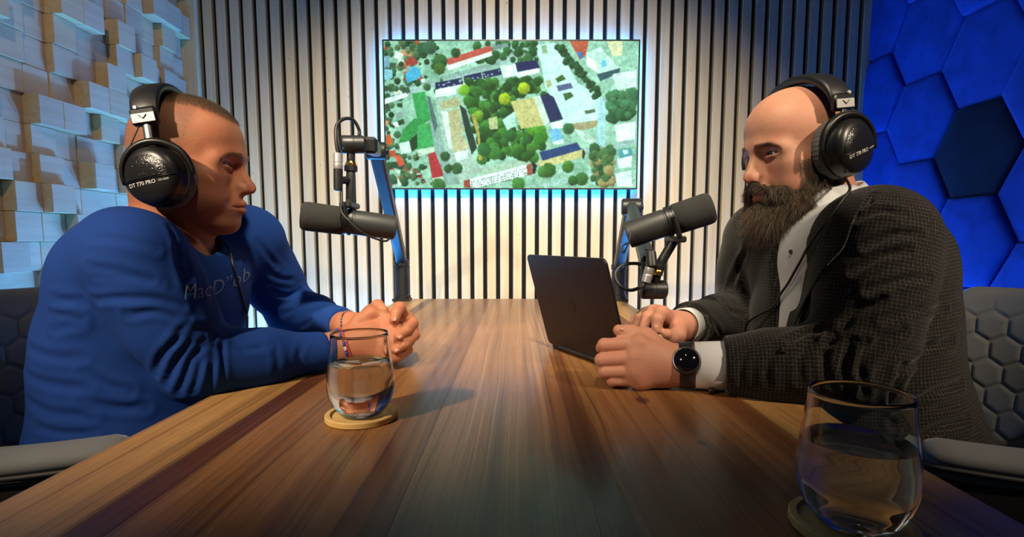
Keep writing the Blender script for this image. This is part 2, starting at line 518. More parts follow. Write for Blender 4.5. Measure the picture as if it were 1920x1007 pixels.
# ------------------------------------------------------------------ television with the aerial view of a town
SW, SH = 460, 262
def tv_picture():
    rr = np.random.default_rng(3)
    def cc(h): return np.array([int(h[i:i+2], 16)/255 for i in (0, 2, 4)])**2.2
    yy, xx = np.mgrid[0:SH, 0:SW]; U = (xx+.5)/SW; V = (yy+.5)/SH
    def n2(n, seed):
        g = np.random.default_rng(seed).random((n+2, int(n*1.8)+2)); gy = V*n; gx = U*n*1.75
        i = gy.astype(int); j = gx.astype(int); a = gy-i; b = gx-j
        a = a*a*(3-2*a); b = b*b*(3-2*b)
        return (g[i, j]*(1-a)+g[i+1, j]*a)*(1-b)+(g[i, j+1]*(1-a)+g[i+1, j+1]*a)*b
    base = n2(9, 1)*.5+n2(24, 2)*.3+n2(60, 3)*.3
    img = cc('66927c')[None, None]*(1-base[..., None])+cc('b4d8c4')[None, None]*base[..., None]
    # crop coordinates of the picture -> screen coordinates
    def uv(p):
        x, y = p; v = (y-84)/(924-84); xl = 68+57*v; xr = 1553-16*v
        return (x-xl)/(xr-xl), v
    def poly(pts, col, noise=0.06):
        q = [uv(p) for p in pts]; ins = np.zeros(U.shape, bool)
        for k in range(len(q)):
            (x1, y1), (x2, y2) = q[k], q[(k+1) % len(q)]
            if y1 == y2: continue
            c = ((y1 > V) != (y2 > V)) & (U < (x2-x1)*(V-y1)/(y2-y1)+x1); ins ^= c
        c = cc(col) if isinstance(col, str) else col
        img[ins] = c*(1+noise*(rr.random(ins.sum())[:, None]*2-1))
    def tree(x, y, r, col='2f5a33'):
        u, v = uv((x, y)); ru = r/1480; rv = r/840
        ii = ((U-u)/ru)**2+((V-v)/rv)**2; m = ii < (0.8+0.4*rr.random(U.shape))
        sh = 0.7+0.75*np.clip(-(V-v)/rv*.5-(U-u)/ru*.3+.35+.35*(rr.random(U.shape)-.5), -.5, 1)
        img[m] = cc(col)*sh[m][:, None]
    road = '9fb5b5'
    poly([(75, 390), (380, 330), (960, 95), (1000, 90), (900, 170), (420, 330), (80, 430)], road)
    poly([(75, 335), (300, 320), (420, 280), (760, 190), (750, 215), (400, 310), (80, 380)], '8ba49c')
    poly([(380, 400), (420, 390), (640, 780), (620, 900), (480, 900)], 'a9bdb0')
    poly([(340, 400), (400, 560), (470, 760), (540, 900), (440, 900), (380, 690), (330, 470)], '8fa8a0')
    plaza = 'c9efe4'
    poly([(945, 110), (1070, 95), (1200, 320), (1330, 395), (1330, 530), (1130, 555), (1010, 330), (985, 200)], plaza, .04)
    poly([(1070, 100), (1110, 95), (1330, 370), (1300, 385)], '9db8a4')
    poly([(1325, 395), (1368, 395), (1355, 700), (1310, 900), (1290, 900), (1310, 700)], 'a9d0d6', .03)
    poly([(1340, 395), (1540, 350), (1540, 380), (1360, 440)], road)
    poly([(1130, 555), (1320, 530), (1310, 570), (1190, 600)], 'a89a78')
    poly([(1180, 580), (1230, 650), (1300, 670), (1310, 640), (1230, 590)], 'bcd0c4')
    poly([(1230, 700), (1540, 640), (1540, 665), (1240, 730)], road)
    poly([(980, 910), (1290, 820), (1300, 850), (1050, 918)], 'a7c4be')
    poly([(540, 830), (960, 740), (985, 790), (700, 850)], 'a9bcaa')
    for k in range(150):                                    # small houses at the left and top edges
        x, y = rr.choice([rr.uniform(75, 350), rr.uniform(75, 520)]), rr.uniform(85, 920)
        if 370 < y < 720 and x > 190: continue
        if x > 330 and y > 140: continue
        s = rr.uniform(10, 26); a = rr.uniform(-.4, .4)
        c = rr.choice(['b4573c', 'c98a6a', 'd7d8cf', '8e9a94', '3c4f44', '46604a', '2f5238', 'a5483c', 'e0e4dc'])
        P = [(x+s*(math.cos(a)*q-.8*math.sin(a)*w), y+s*(math.sin(a)*q+.8*math.cos(a)*w)) for q, w in ((-1, -1), (1, -1), (1, 1), (-1, 1))]
        poly(P, c, .12)
    for k in range(170):
        x, y = rr.uniform(75, 420), rr.uniform(85, 900)
        if 370 < y < 700 and x > 180: continue
        tree(x, y, rr.uniform(8, 24), rr.choice(['35563c', '46684a', '2a4a30', '5a7350']))
    for k in range(70): tree(rr.uniform(600, 960), rr.uniform(95, 200)-0, rr.uniform(10, 26), rr.choice(['2f5735', '3f6a3f']))
    for k in range(60):
        q = rr.random(); tree(1085+q*230+rr.normal()*12, 110+q*270+rr.normal()*10, rr.uniform(8, 22), '33563a')
    for k in range(60): tree(rr.uniform(1380, 1530), rr.uniform(380, 520), rr.uniform(12, 40), rr.choice(['4d7a58', '3c6446']))
    for k in range(80): tree(rr.uniform(1290, 1420), rr.uniform(690, 900), rr.uniform(10, 34), rr.choice(['3b6240', '55784c', '9a8c62']))
    # long red-roofed building at the top
    poly([(440, 215), (700, 140), (702, 165), (450, 250)], 'dfe6dc'); poly([(435, 185), (690, 108), (705, 140), (450, 220)], 'c05a50')
    poly([(700, 110), (790, 95), (795, 115), (710, 135)], '7a8f8c')
    poly([(1150, 85), (1260, 85), (1245, 165), (1210, 190)], 'c0604a'); poly([(1190, 150), (1215, 140), (1235, 175), (1215, 185)], '4a7ab0')
    poly([(195, 200), (235, 165), (275, 200), (270, 215), (205, 225)], 'a84a40'); poly([(200, 270), (240, 225), (290, 240), (290, 290), (215, 320)], '4fa6cc')
    poly([(75, 170), (105, 165), (110, 230), (78, 235)], '7ea0b4'); poly([(78, 240), (125, 245), (130, 290), (82, 305)], '86b4c6')
    # blue-roofed school wings
    poly([(378, 360), (500, 330), (500, 385), (380, 400)], 'e4f0ea'); poly([(500, 330), (640, 295), (640, 320), (500, 350)], 'dfeae0')
    poly([(375, 318), (530, 290), (540, 325), (380, 358)], '24305a'); poly([(540, 280), (640, 258), (648, 290), (545, 322)], '24305a')
    poly([(645, 258), (750, 235), (762, 272), (655, 298)], '24305a')
    for k in range(26):
        q = rr.random(); x = 385+q*370; y = 345-q*85+rr.uniform(-14, 14); poly([(x-4, y-3), (x+4, y-3), (x+4, y+3), (x-4, y+3)], 'aab6cc')
    poly([(750, 225), (840, 215), (850, 275), (770, 290)], 'dcebe2'); poly([(845, 262), (975, 235), (980, 260), (855, 290)], 'e8f2ea')
    poly([(835, 205), (960, 190), (982, 235), (850, 258)], '232d5c')
    # green-roofed church at the left
    poly([(245, 380), (320, 365), (360, 530), (290, 560), (262, 450)], '3f9a58'); poly([(262, 520), (345, 530), (240, 650), (180, 665), (200, 590)], '3c8f50')
    poly([(290, 560), (355, 545), (385, 680), (285, 702)], '46a05e'); poly([(180, 665), (245, 650), (258, 715), (200, 725)], 'cfe0d4')
    poly([(285, 702), (385, 685), (388, 712), (300, 740)], 'c8d4c0'); poly([(240, 650), (285, 600), (290, 690), (258, 715)], '28452f')
    poly([(330, 390), (350, 400), (400, 560), (385, 600), (362, 530)], '5a6e70')
    poly([(85, 410), (210, 375), (225, 395), (90, 440)], 'dde6e4')
    # long beige block
    poly([(410, 430), (510, 395), (530, 450), (420, 470)], 'b5ac86'); poly([(455, 480), (520, 462), (550, 600), (480, 640)], 'b8ae88')
    poly([(480, 640), (545, 610), (585, 690), (500, 720)], 'c2b892'); poly([(500, 720), (580, 700), (575, 750), (515, 770)], 'dae6de')
    poly([(520, 440), (560, 470), (630, 690), (600, 730), (560, 600)], '2c4038'); poly([(415, 480), (455, 480), (490, 700), (470, 700)], 'd7e3d8')
    # red-roofed house bottom left
    poly([(350, 730), (390, 712), (440, 830), (440, 858), (380, 868)], 'b23c42'); poly([(380, 868), (440, 855), (452, 895), (395, 900)], 'd8e2c8')
    poly([(160, 740), (190, 730), (220, 785), (190, 800)], 'd05840'); poly([(92, 620), (130, 610), (150, 660), (100, 690)], 'cc6438')
    # park
    for k in range(330):
        q = rr.random(); x = rr.uniform(560, 1010); y = rr.uniform(300, 760)
        if x > 820 and 400 < y < 570: continue
        if x < 600 and y > 480: continue
        if x < 650 and y > 620: continue
        tree(x, y, rr.uniform(12, 34), rr.choice(['2c5a2c', '35682f', '264d28', '447a36']))
    poly([(590, 500), (630, 620), (640, 760), (660, 760), (640, 600), (610, 490)], 'b09a4e', .2)
    poly([(690, 520), (740, 510), (745, 580), (700, 585)], 'b7b98c')
    poly([(770, 530), (840, 480), (850, 560), (800, 590)], 'b7dccb')
    for x, y, r, c in ((890, 350, 34, 'a8b82c'), (780, 410, 34, 'a0b02c'), (545, 360, 32, '7cab34'), (635, 500, 26, '7aa038'), (950, 580, 38, '5c9a30'),
                       (990, 590, 36, '549232'), (985, 640, 36, '3d7a30'), (940, 690, 30, '4a7a34'), (730, 720, 40, '3f7a3c'), (670, 700, 40, '336a3a'), (820, 620, 36, '2f6236')):
        tree(x, y, r, c)
    # beige hall with the dark barrel roof
    poly([(815, 425), (945, 400), (1010, 560), (880, 580)], 'c6ba80'); poly([(945, 400), (985, 390), (1040, 540), (1010, 560)], 'cfdccc')
    poly([(985, 395), (1030, 378), (1065, 400), (1120, 525), (1045, 545)], '26325c'); poly([(1045, 548), (1120, 530), (1120, 575), (1055, 580)], 'e2eeea')
    poly([(1040, 585), (1100, 578), (1120, 640), (1060, 655)], '78b4da'); poly([(1060, 655), (1120, 640), (1125, 665), (1070, 672)], 'e0eeea')
    # courtyard beds on the plaza
    poly([(1070, 295), (1110, 270), (1135, 298), (1085, 318)], '4a6a3c'); poly([(1075, 335), (1160, 318), (1175, 348), (1090, 368)], '5a6488')
    poly([(1115, 380), (1160, 370), (1180, 395), (1130, 422)], '466a40'); poly([(1240, 478), (1300, 465), (1308, 485), (1250, 498)], '5c7058')
    poly([(1015, 310), (1040, 300), (1055, 335), (1025, 350)], 'b8b48c'); poly([(985, 110), (1015, 105), (1025, 150), (995, 160)], '9cae8c')
    # right-hand white buildings
    poly([(1245, 150), (1330, 118), (1440, 235), (1320, 270), (1260, 200)], 'c4dcd4'); poly([(1250, 160), (1310, 210), (1310, 260), (1250, 220)], 'eef6f2')
    poly([(1310, 270), (1445, 235), (1440, 265), (1330, 310)], '3f5c62'); poly([(1335, 190), (1362, 190), (1362, 230), (1338, 230)], '6fc0e0')
    poly([(1365, 85), (1460, 85), (1455, 165), (1400, 170)], 'd8d2ac'); poly([(1400, 270), (1540, 245), (1540, 340), (1430, 360)], 'd6e6e2')
    poly([(1415, 560), (1535, 540), (1530, 640), (1430, 655)], 'e6f0ee'); poly([(1430, 700), (1510, 690), (1520, 740), (1450, 760)], '5c9aa4')
    poly([(1430, 755), (1515, 735), (1512, 800), (1440, 810)], 'e2eeee'); poly([(1420, 840), (1510, 820), (1515, 915), (1430, 915)], 'dce8e8')
    poly([(1460, 705), (1490, 700), (1495, 722), (1470, 728)], 'cfe6ea')
    # blue-roofed hall at the bottom
    poly([(985, 765), (1230, 700), (1232, 745), (1010, 805), (985, 790)], 'cdbf86'); poly([(985, 715), (1200, 658), (1228, 700), (1005, 765)], '2c4a78')
    poly([(1232, 690), (1250, 720), (1240, 760), (1230, 745)], '3a4030')
    # apartment row at the bottom
    poly([(560, 880), (920, 785), (925, 850), (640, 920), (565, 920)], 'e4ebe6')
    for k in range(30):
        for j in range(4):
            x = 580+k*11.4; y = 892-k*3.0+j*14
            if rr.random() < .65: poly([(x, y), (x+6, y-1), (x+6, y+7), (x, y+8)], '33404a', .3)
    poly([(560, 880), (595, 872), (600, 920), (562, 920)], '9a5040'); poly([(915, 790), (945, 780), (950, 845), (920, 850)], '9a5848')
    poly([(945, 765), (975, 790), (965, 840), (950, 840)], '28302c')
    for x, y, r, c in ((1040, 820, 44, '3a6a30'), (1010, 830, 34, '4a7a38'), (1150, 800, 36, '4a7c38'), (1230, 870, 40, '44703e'), (1180, 880, 30, '3c6838'),
                       (450, 740, 30, '3a5c3c'), (520, 810, 34, '3f6440'), (470, 810, 26, '3a5a3a'), (420, 905, 40, '46703e'), (870, 900, 40, '4a8040'),
                       (1290, 740, 24, '46663f'), (1395, 710, 26, '4a6c48'), (490, 150, 28, '34583a'), (400, 200, 44, '3a6038'), (400, 240, 34, '4c6a34'),
                       (300, 130, 40, '3c5c44'), (340, 120, 40, '44644c'), (1150, 580, 34, '416844')):
        tree(x, y, r, c)
    for k in range(6): poly([(280+k*9, 830+k*11), (300+k*9, 826+k*11), (303+k*9, 832+k*11), (283+k*9, 836+k*11)], rr.choice(['c04848', 'e8e8e8', '30343c']))
    # contrast and the cool cast of the panel
    b_ = img.copy()
    for dy, dx in ((0, 1), (1, 0), (0, -1), (-1, 0)): b_ = b_+np.roll(img, (dy, dx), (0, 1))*.55
    img[:] = b_/3.2
    tx = (n2(34, 11)-.5)*.25+(n2(80, 12)-.5)*.28+(n2(125, 13)-.5)*.28
    img[:] = img*np.clip(1+tx, .45, 1.7)[..., None]
    img[:] = np.clip(img, 0, 1.2)
    img[:] = np.clip(img, 0, 1.2)**1.1*1.08
    return img*np.array([0.84, 1.08, 1.0])
TVX0, TVX1, TVZ0, TVZ1, TVY = -0.592, 0.552, 1.229, 1.884, 2.455
tv = empty('television', ((TVX0+TVX1)/2, TVY, TVZ0))
tag(tv, 'wall television showing an aerial view of a town, blue glow behind', 'television')
tw, th_ = TVX1-TVX0, TVZ1-TVZ0
M_bezel = plain('tv_black', (0.01, 0.01, 0.012), 0.35)
m = MB().box((-tw/2+.03, .022, .03), (tw/2-.03, .052, th_-.03), .004)
m.box((-tw/2, .004, 0), (tw/2, .024, th_), .003)
m.build('housing', M_bezel, tv)
for lo, hi in (((-tw/2, 0, 0), (tw/2, .005, .006)), ((-tw/2, 0, th_-.006), (tw/2, .005, th_)),
               ((-tw/2, 0, .006), (-tw/2+.006, .005, th_-.006)), ((tw/2-.006, 0, .006), (tw/2, .005, th_-.006))):
    MB().box(lo, hi, .001).build('bezel', M_bezel, tv)
img = tv_picture()
gx = np.linspace(-tw/2+.006, tw/2-.006, SW+1); gz = np.linspace(th_-.006, .006, SH+1)
co = np.zeros((SH+1, SW+1, 3), np.float32); co[..., 0] = gx[None]; co[..., 2] = gz[:, None]; co[..., 1] = .003
ii = np.arange((SH+1)*(SW+1)).reshape(SH+1, SW+1)
fq = np.stack([ii[:-1, :-1], ii[1:, :-1], ii[1:, 1:], ii[:-1, 1:]], -1).reshape(-1, 4)
me = mesh_np('screen', co.reshape(-1, 3), fq, smooth=False)
ca = me.color_attributes.new('picture', 'FLOAT_COLOR', 'CORNER')
cd = np.ones((SH*SW, 4, 4), np.float32); cd[..., :3] = img.reshape(-1, 1, 3); ca.data.foreach_set('color', cd.ravel())
t = NT('tv_screen'); at_ = t.n('ShaderNodeAttribute', attribute_name='picture')
t.set(Base_Color=(0.01, 0.01, 0.01), Roughness=0.6, Specular_IOR_Level=0.1, Emission_Color=at_.outputs['Color'], Emission_Strength=1.25)
obj('screen', me, t.m, tv)
for lo, hi in (((-tw/2+.018, .030, .014), (tw/2-.018, .038, .022)), ((-tw/2+.018, .030, th_-.022), (tw/2-.018, .038, th_-.014)),
               ((-tw/2+.010, .030, .024), (-tw/2+.018, .038, th_-.024)), ((tw/2-.018, .030, .024), (tw/2-.010, .038, th_-.024))):
    MB().box(lo, hi, .001).build('led_strip', M_led, tv)

# ------------------------------------------------------------------ glasses, coasters
t = NT('clear_glass'); t.set(Base_Color=(0.96, 0.98, 0.98), Roughness=0.0, IOR=1.48, Transmission_Weight=1.0); M_glass = t.m
t = NT('water'); t.set(Base_Color=(0.97, 0.98, 1.0), Roughness=0.0, IOR=1.33, Transmission_Weight=1.0); M_water = t.m
M_bamboo = pine('bamboo', (0.86, 0.64, 0.28), (0.74, 0.50, 0.18), False, 0, 0.0, 0.6)
def smooth_prof(pts, n=6):
    return [(max(p.x, 0.0), p.y) for p in spline([Vector((a, b, 0)) for a, b in pts], n)]
def glass(x, y, label, clabel):
    c = empty('coaster', (x, y, TZ)); tag(c, clabel, 'coaster', 'bamboo coasters')
    MB().lathe([(.0, 0), (.0475, 0), (.049, .0015), (.049, .0075), (.0478, .009), (.0425, .009), (.0415, .0078), (.041, .0055), (.0, .0055)], 64, cap=False).build('disc', M_bamboo, c, True, sharp=35)
    g = empty('drinking_glass', (x, y, TZ+.0057)); tag(g, label, 'glass', 'water glasses')
    out = smooth_prof([(.0225, 0.0), (.030, .004), (.0395, .018), (.0450, .036), (.0455, .048), (.0440, .064), (.0408, .090), (.0385, .114)])
    inn = smooth_prof([(.0370, .1138), (.0392, .090), (.0424, .064), (.0438, .048), (.0433, .036), (.038, .019), (.029, .0085), (.0, .0075)])
    prof = [(.0, .0006), (.018, .0006)]+out+[(.0381, .1148), (.0375, .1148)]+inn
    MB().lathe(prof, 72, cap=False).build('tumbler', M_glass, g, True)
    wl_ = .0735
    wp = [p for p in inn[::-1] if p[1] < wl_]
    wp = [(max(0, r+.0003 if r > 0 else 0), z-.0002) for r, z in wp]
    wp += [(.0415, wl_), (.0395, wl_-.0008), (.0, wl_-.0010)]
    MB().lathe(wp, 72, cap=False).build('water', M_water, g, True, sharp=60)
glass(-.214, .722, 'stemless glass of water standing in front of the clasped hands', 'round bamboo coaster under the glass by the clasped hands')
glass(.287, .434, 'nearest stemless glass of water, large at the lower right', 'round bamboo coaster under the nearest glass at lower right')

# ------------------------------------------------------------------ laptop
M_lap = plain('space_grey', (0.028, 0.025, 0.026), 0.42, 0.7)
M_key = plain('key_black', (0.01, 0.01, 0.01), 0.5)
F_, N_ = Vector((.078, 1.214, TZ)), Vector((.206, .945, TZ))
ux = (N_-F_).normalized(); wx = Vector((-ux.y, ux.x, 0))
if wx.x < 0: wx = -wx                                      # towards the typing man
Lw = .302; Ld = .212
lap = empty('laptop', (F_+N_)/2); tag(lap, 'dark grey laptop open in front of the bearded man', 'laptop')
lap.matrix_world = basis(ux, wx, (0, 0, 1), (F_+N_)/2) if ux.cross(wx).z > 0 else basis(-ux, wx, (0, 0, 1), (F_+N_)/2)
def rrect(w, h, r, n=5):
    P = []
    for cx_, cy_, a0 in ((w/2-r, h/2-r, 0), (-w/2+r, h/2-r, 90), (-w/2+r, -h/2+r, 180), (w/2-r, -h/2+r, 270)):
        for k in range(n+1):
            a = math.radians(a0+90*k/n); P.append((cx_+r*math.cos(a), cy_+r*math.sin(a)))
    return P
Mb = Matrix.Translation((0, Ld/2+.004, 0))
MB().prism(rrect(Lw, Ld, .012), .0015, .0115, Mb, .0012).build('base', M_lap, lap)
for sx in (-.12, .12):
    for sy in (.03, .18): MB().lathe([(.006, 0), (.006, .0016)], 12, Matrix.Translation((sx, sy, 0))).build('foot', M_key, lap)
kb = MB().box((-.135, .022, .0108), (.135, .118, .0118)).build('keyboard', M_key, lap)
key = None
for r_ in range(6):
    for c_ in range(14):
        if r_ == 5 and 3 < c_ < 9:
            if c_ != 4: continue
        if key is None:
            key = MB().box((-.008, -.0068, 0), (.008, .0068, .0012), .0004).build('key', M_key, kb); o = key
        else: o = key.copy(); COL.objects.link(o)
        o.location = (-.1235+c_*.019, .030+r_*.016, .0116)
MB().box((-.065, .130, .0112), (.065, .205, .0119), .0003).build('trackpad', M_lap, lap)
tilt = math.radians(16)
Ml = Matrix.Translation((0, 0.001, .0115)) @ Matrix.Rotation(tilt+math.pi/2, 4, 'X') @ Matrix.Translation((0, Ld/2, 0))
# lid: local y up along the lid, local z = outward (away from the typist) after the turn
lid = MB().prism(rrect(Lw, Ld, .012), -.0025, .0025, Ml, .001).build('lid', M_lap, lap)
MB().box((-.14, -.094, -.0029), (.14, .094, -.0025), 0, Ml).build('screen', M_key, lid)
MB().tube([(-.1, 0, .0105), (.1, 0, .0105)], .005, 10).build('hinge', M_key, lap, True)
# mark on the lid: a bitten round fruit with a leaf
def fruit(s):
    P = []
    for k in range(40):
        a = 2*math.pi*k/40
        r = s*(1+.06*math.cos(2*a))*(1-.16*math.exp(-((a-math.pi/2)/.28)**2)-.10*math.exp(-((a-3*math.pi/2)/.25)**2))
        x, y = r*math.cos(a), r*math.sin(a)*1.02
        dx, dy = x-s*1.12, y-s*.12
        dd = math.hypot(dx, dy)
        if dd < s*.42: x, y = s*1.12+dx/dd*s*.42, s*.12+dy/dd*s*.42
        P.append((x, y))
    return P
M_logo = plain('mark_dark', (0.012, 0.012, 0.013), 0.25, 0.6)
lg = MB().prism(fruit(.012), .0026, .0030, Ml)
lg.prism([(.001, .0135), (.005, .0150), (.0075, .0200), (.003, .0185)], .0026, .0030, Ml)
lg.build('mark', M_logo, lid)
# ------------------------------------------------------------------ microphones on boom arms
M_micb = plain('mic_grey_black', (0.030, 0.032, 0.034), 0.48, 0.2, 0.1, 900)
M_foam = plain('foam_black', (0.022, 0.023, 0.022), 0.95, 0, 0.9, 700, 0.3)
M_blk = plain('black_plastic', (0.012, 0.012, 0.013), 0.42)
M_arm = plain('arm_black', (0.022, 0.023, 0.026), 0.40, 0.35)
M_chrome = plain('chrome', (0.85, 0.85, 0.86), 0.34, 0.85)
M_brass = plain('brass', (0.85, 0.55, 0.14), 0.22, 1.0)
M_cable = plain('cable_rubber', (0.010, 0.010, 0.011), 0.5)
def cylM(m, a, b, prof, n=32):
    a = Vector(a); b = Vector(b); M = axis_M(a, b-a); L = (b-a).length
    m.lathe([(r, z*L) for r, z in prof], n, M)
def microphone(rear, front, label, group, side):
    rear = Vector(rear); front = Vector(front)
    L = (front-rear).length; M = axis_M(rear, front-rear)
    e = empty('microphone', rear); tag(e, label, 'microphone', group)
    T = Matrix.Translation(-rear)
    rb, rf = .0262, .0292
    def part(name, prof, mat, sharp=35):
        return MB().lathe(prof, 40, T @ M).build(name, mat, e, True, sharp=sharp)
    part('body', [(rb*.80, 0), (rb*.96, .001), (rb, .004), (rb, L*.445), (rb*.97, L*.45), (rb*.97, L*.47)], M_micb)
    part('ring', [(rb*1.02, L*.47), (rb*1.09, L*.475), (rb*1.09, L*.505), (rb*1.0, L*.51), (rb*1.0, L*.54), (rb*1.06, L*.545), (rb*1.06, L*.56)], M_blk)
    part('windscreen', [(rf*.93, L*.56), (rf, L*.57), (rf*1.01, L*.72), (rf*1.02, L*.93), (rf*.98, L*.97), (rf*.85, L*.993), (rf*.6, L), (.0, L*1.002)], M_foam, 80)
    part('end_plate', [(rb*.70, -.0012), (rb*.72, 0.002)], M_blk)
    return e, M, T, L
# --- left microphone
lr, lf = at(741, 427, 1.16), at(563, 404, 1.10)
eL, ML, TL, LL = microphone(lr, lf, 'black broadcast microphone hanging in front of the man in blue', 'studio microphones', 1)
def rel(root, p): return Vector(p)-root.location
wst = lr+(lf-lr)*.485                                        # waist of the microphone
topj = at(658, 272, 1.13)
def box_bar(m, a, b, w, h, b_=.002, up=(0, 0, 1)):
    a = Vector(a); b = Vector(b); M = axis_M(a, b-a, up)
    m.box((-w/2, -h/2, 0), (w/2, h/2, (b-a).length), b_, M)
m = MB()
wq = rel(eL, wst)
for s in (-1, 1):                                           # fork on both sides of the waist
    sd = Vector((0, s*.0305, 0))
    m.tube([wq+sd+Vector((0, 0, .03)), wq+sd+Vector((0, 0, .012)), wq+sd+Vector((0, 0, -.008))], [.009, .0095, .008], 12, flat=(1.2, .45), up=(1, 0, 0))
m.box((wq.x-.012, wq.y-.034, wq.z+.028), (wq.x+.012, wq.y+.034, wq.z+.040), .003)
m.build('yoke', M_blk, eL)
st = [wq+Vector((0, 0, .036)), rel(eL, at(657, 330, 1.125)), rel(eL, at(658, 318, 1.13))]
MB().tube(st, .0088, 16).build('stem', M_micb, eL, True, sharp=40)
m = MB(); cylM(m, rel(eL, at(658, 322, 1.13)), rel(eL, at(658, 311, 1.13)), [(.0125, 0), (.0135, .1), (.0135, .9), (.012, 1)]); m.build('collar', M_blk, eL, True, sharp=35)
m = MB(); cylM(m, rel(eL, at(658, 311, 1.13)), rel(eL, at(658, 303, 1.13)), [(.0125, 0), (.0125, .3), (.0105, .35), (.0105, .7), (.009, 1)]); m.build('brass_ring', M_brass, eL, True, sharp=35)
xl = [at(634, 358, 1.10), at(634, 317, 1.10)]
m = MB(); cylM(m, rel(eL, xl[0]), rel(eL, xl[1]), [(.006, 0), (.0088, .04), (.0092, .5), (.0092, 1)]); cn = m.build('connector_sleeve', M_blk, eL, True, sharp=35)
MB().tube([rel(eL, at(634, 338, 1.10)), rel(eL, at(655, 338, 1.125))], .008, 10).build('connector_bracket', M_blk, eL, True, sharp=40)
m = MB(); cylM(m, rel(eL, xl[1]), rel(eL, at(634, 287, 1.10)), [(.0088, 0), (.0094, .05), (.0094, .3), (.0085, .33), (.0085, .4), (.0094, .43), (.0092, .98), (.006, 1)]); m.build('connector', M_chrome, eL, True, sharp=35)
MB().tube(spline([rel(eL, at(640, 358, 1.10)), rel(eL, at(641, 378, 1.09)), rel(eL, at(640, 396, 1.085)), rel(eL, at(652, 412, 1.08)), rel(eL, at(675, 433, 1.085)),
        rel(eL, at(700, 446, 1.10)), rel(eL, at(722, 452, 1.115)), rel(eL, at(731, 447, 1.13))]), .0023, 8).build('capsule_cable', M_cable, eL, True)
# boom arm, clamped to the far left corner of the table
def boom(base, top, elbow, head, label, hd):
    base = Vector(base); e = empty('boom_arm', base); tag(e, label, 'microphone arm', 'boom arms clamped to the table')
    R = lambda p: Vector(p)-base
    m = MB(); m.box((-.035, -.04, 0), (.035, .03, .010), .002); m.box((-.03, .018, -.085), (.03, .030, .004), .002); m.box((-.03, -.03, -.085), (.03, .030, -.073), .002)
    m.build('clamp', M_arm, e)
    MB().tube([(0, 0, -.074), (0, 0, -.046)], .008, 12).build('clamp_screw', M_steel, e, True, sharp=40)
    zt = top[2]-base.z
    MB().lathe([(.034, .010), (.034, .022), (.029, .026), (.029, zt*.82), (.026, zt*.83), (.026, zt*.86), (.031, zt*.87), (.031, zt), (.027, zt+.006)], 32).build('post', M_arm, e, True, sharp=35)
    # lower and upper arm beams
    for name, a, b, w, h in (('lower_arm', top, elbow, .040, .046), ('upper_arm', elbow, head, .030, .034)):
        m = MB(); a = R(a); b = R(b); box_bar(m, a, b, w, h, .006); o = m.build(name, M_arm, e)
        mm = MB(); d = (b-a); L = d.length
        M = axis_M(a, d); mm.box((-.003, h/2-.001, .05), (.003, h/2+.002, L-.05), 0, M); mm.build('cable_channel', M_blk, o)
    j = R(elbow); sd = (Vector(elbow)-Vector(top)).cross(Vector((0, 0, 1))).normalized()
    m = MB(); cylM(m, j-sd*.030, j+sd*.030, [(.022, 0), (.026, .06), (.026, .94), (.022, 1)]); m.build('elbow_joint', M_arm, e, True, sharp=35)
    m = MB(); cylM(m, j-sd*.036, j-sd*.028, [(.008, 0), (.011, .2), (.011, 1)], 16); m.build('elbow_bolt', M_steel, e, True, sharp=35)
    m = MB(); a = Vector(hd[0])-base; b = Vector(hd[1])-base; cylM(m, a, b, [(.012, 0), (.0175, .06), (.0185, .12), (.0185, .52), (.0180, .53), (.0185, .54), (.0185, .96), (.017, 1)]); m.build('head_joint', M_arm, e, True, sharp=35)
    return e, R
pl = at(740, 560, 2.19); pl.x = -.470; pl.y = 2.20; pl.z = TZ
armL, RL = boom(pl, (pl.x, pl.y, at(740, 489, 2.2).z), at(706, 283, 1.62), at(694, 272, 1.135),
                'black boom arm rising from the far left table corner', (at(637, 271, 1.12), at(682, 271, 1.14)))
m = MB(); cylM(m, RL(at(658, 287, 1.13)), RL(at(658, 303, 1.13)), [(.0085, 0), (.0085, 1)]); m.build('spigot', M_arm, armL, True, sharp=40)
MB().tube(spline([RL(at(634, 290, 1.10)), RL(at(630, 262, 1.10)), RL(at(631, 236, 1.11)), RL(at(645, 223, 1.13)), RL(at(662, 225, 1.15)), RL(at(673, 243, 1.16)), RL(at(675, 262, 1.17)),
                  RL(at(690, 276, 1.25)), RL(at(702, 284, 1.5))]), .0036, 10).build('cable', M_cable, armL, True)
# --- right microphone
rr_, rf_ = at(1176, 441, 1.03), at(1337, 388, 1.0)
eR, MR, TR, LR = microphone(rr_, rf_, 'black broadcast microphone pointing up at the bearded man', 'studio microphones', -1)
wq = rel(eR, rr_+(rf_-rr_)*.505)
axm = (rf_-rr_).normalized(); dn = Vector((axm.z, 0, -axm.x)).normalized()
if dn.z > 0: dn = -dn
m = MB()
for s in (-1, 1):
    sd = Vector((0, s*.0305, 0))
    m.tube([wq+sd-dn*.008, wq+sd+dn*.012, wq+sd+dn*.032], [.008, .0105, .009], 12, flat=(1.2, .45), up=(1, 0, 0))
pb = wq+dn*.034
m.box((pb.x-.012, pb.y-.034, pb.z-.008), (pb.x+.012, pb.y+.034, pb.z+.004), .003)
m.build('yoke', M_blk, eR)
MB().tube([pb, rel(eR, at(1236, 498, 1.02))], .0092, 16).build('stem', M_blk, eR, True, sharp=40)
m = MB(); cylM(m, rel(eR, at(1236, 496, 1.02)), rel(eR, at(1234, 506, 1.02)), [(.0095, 0), (.0115, .15), (.0115, .85), (.0105, 1)]); m.build('collar', M_blk, eR, True, sharp=35)
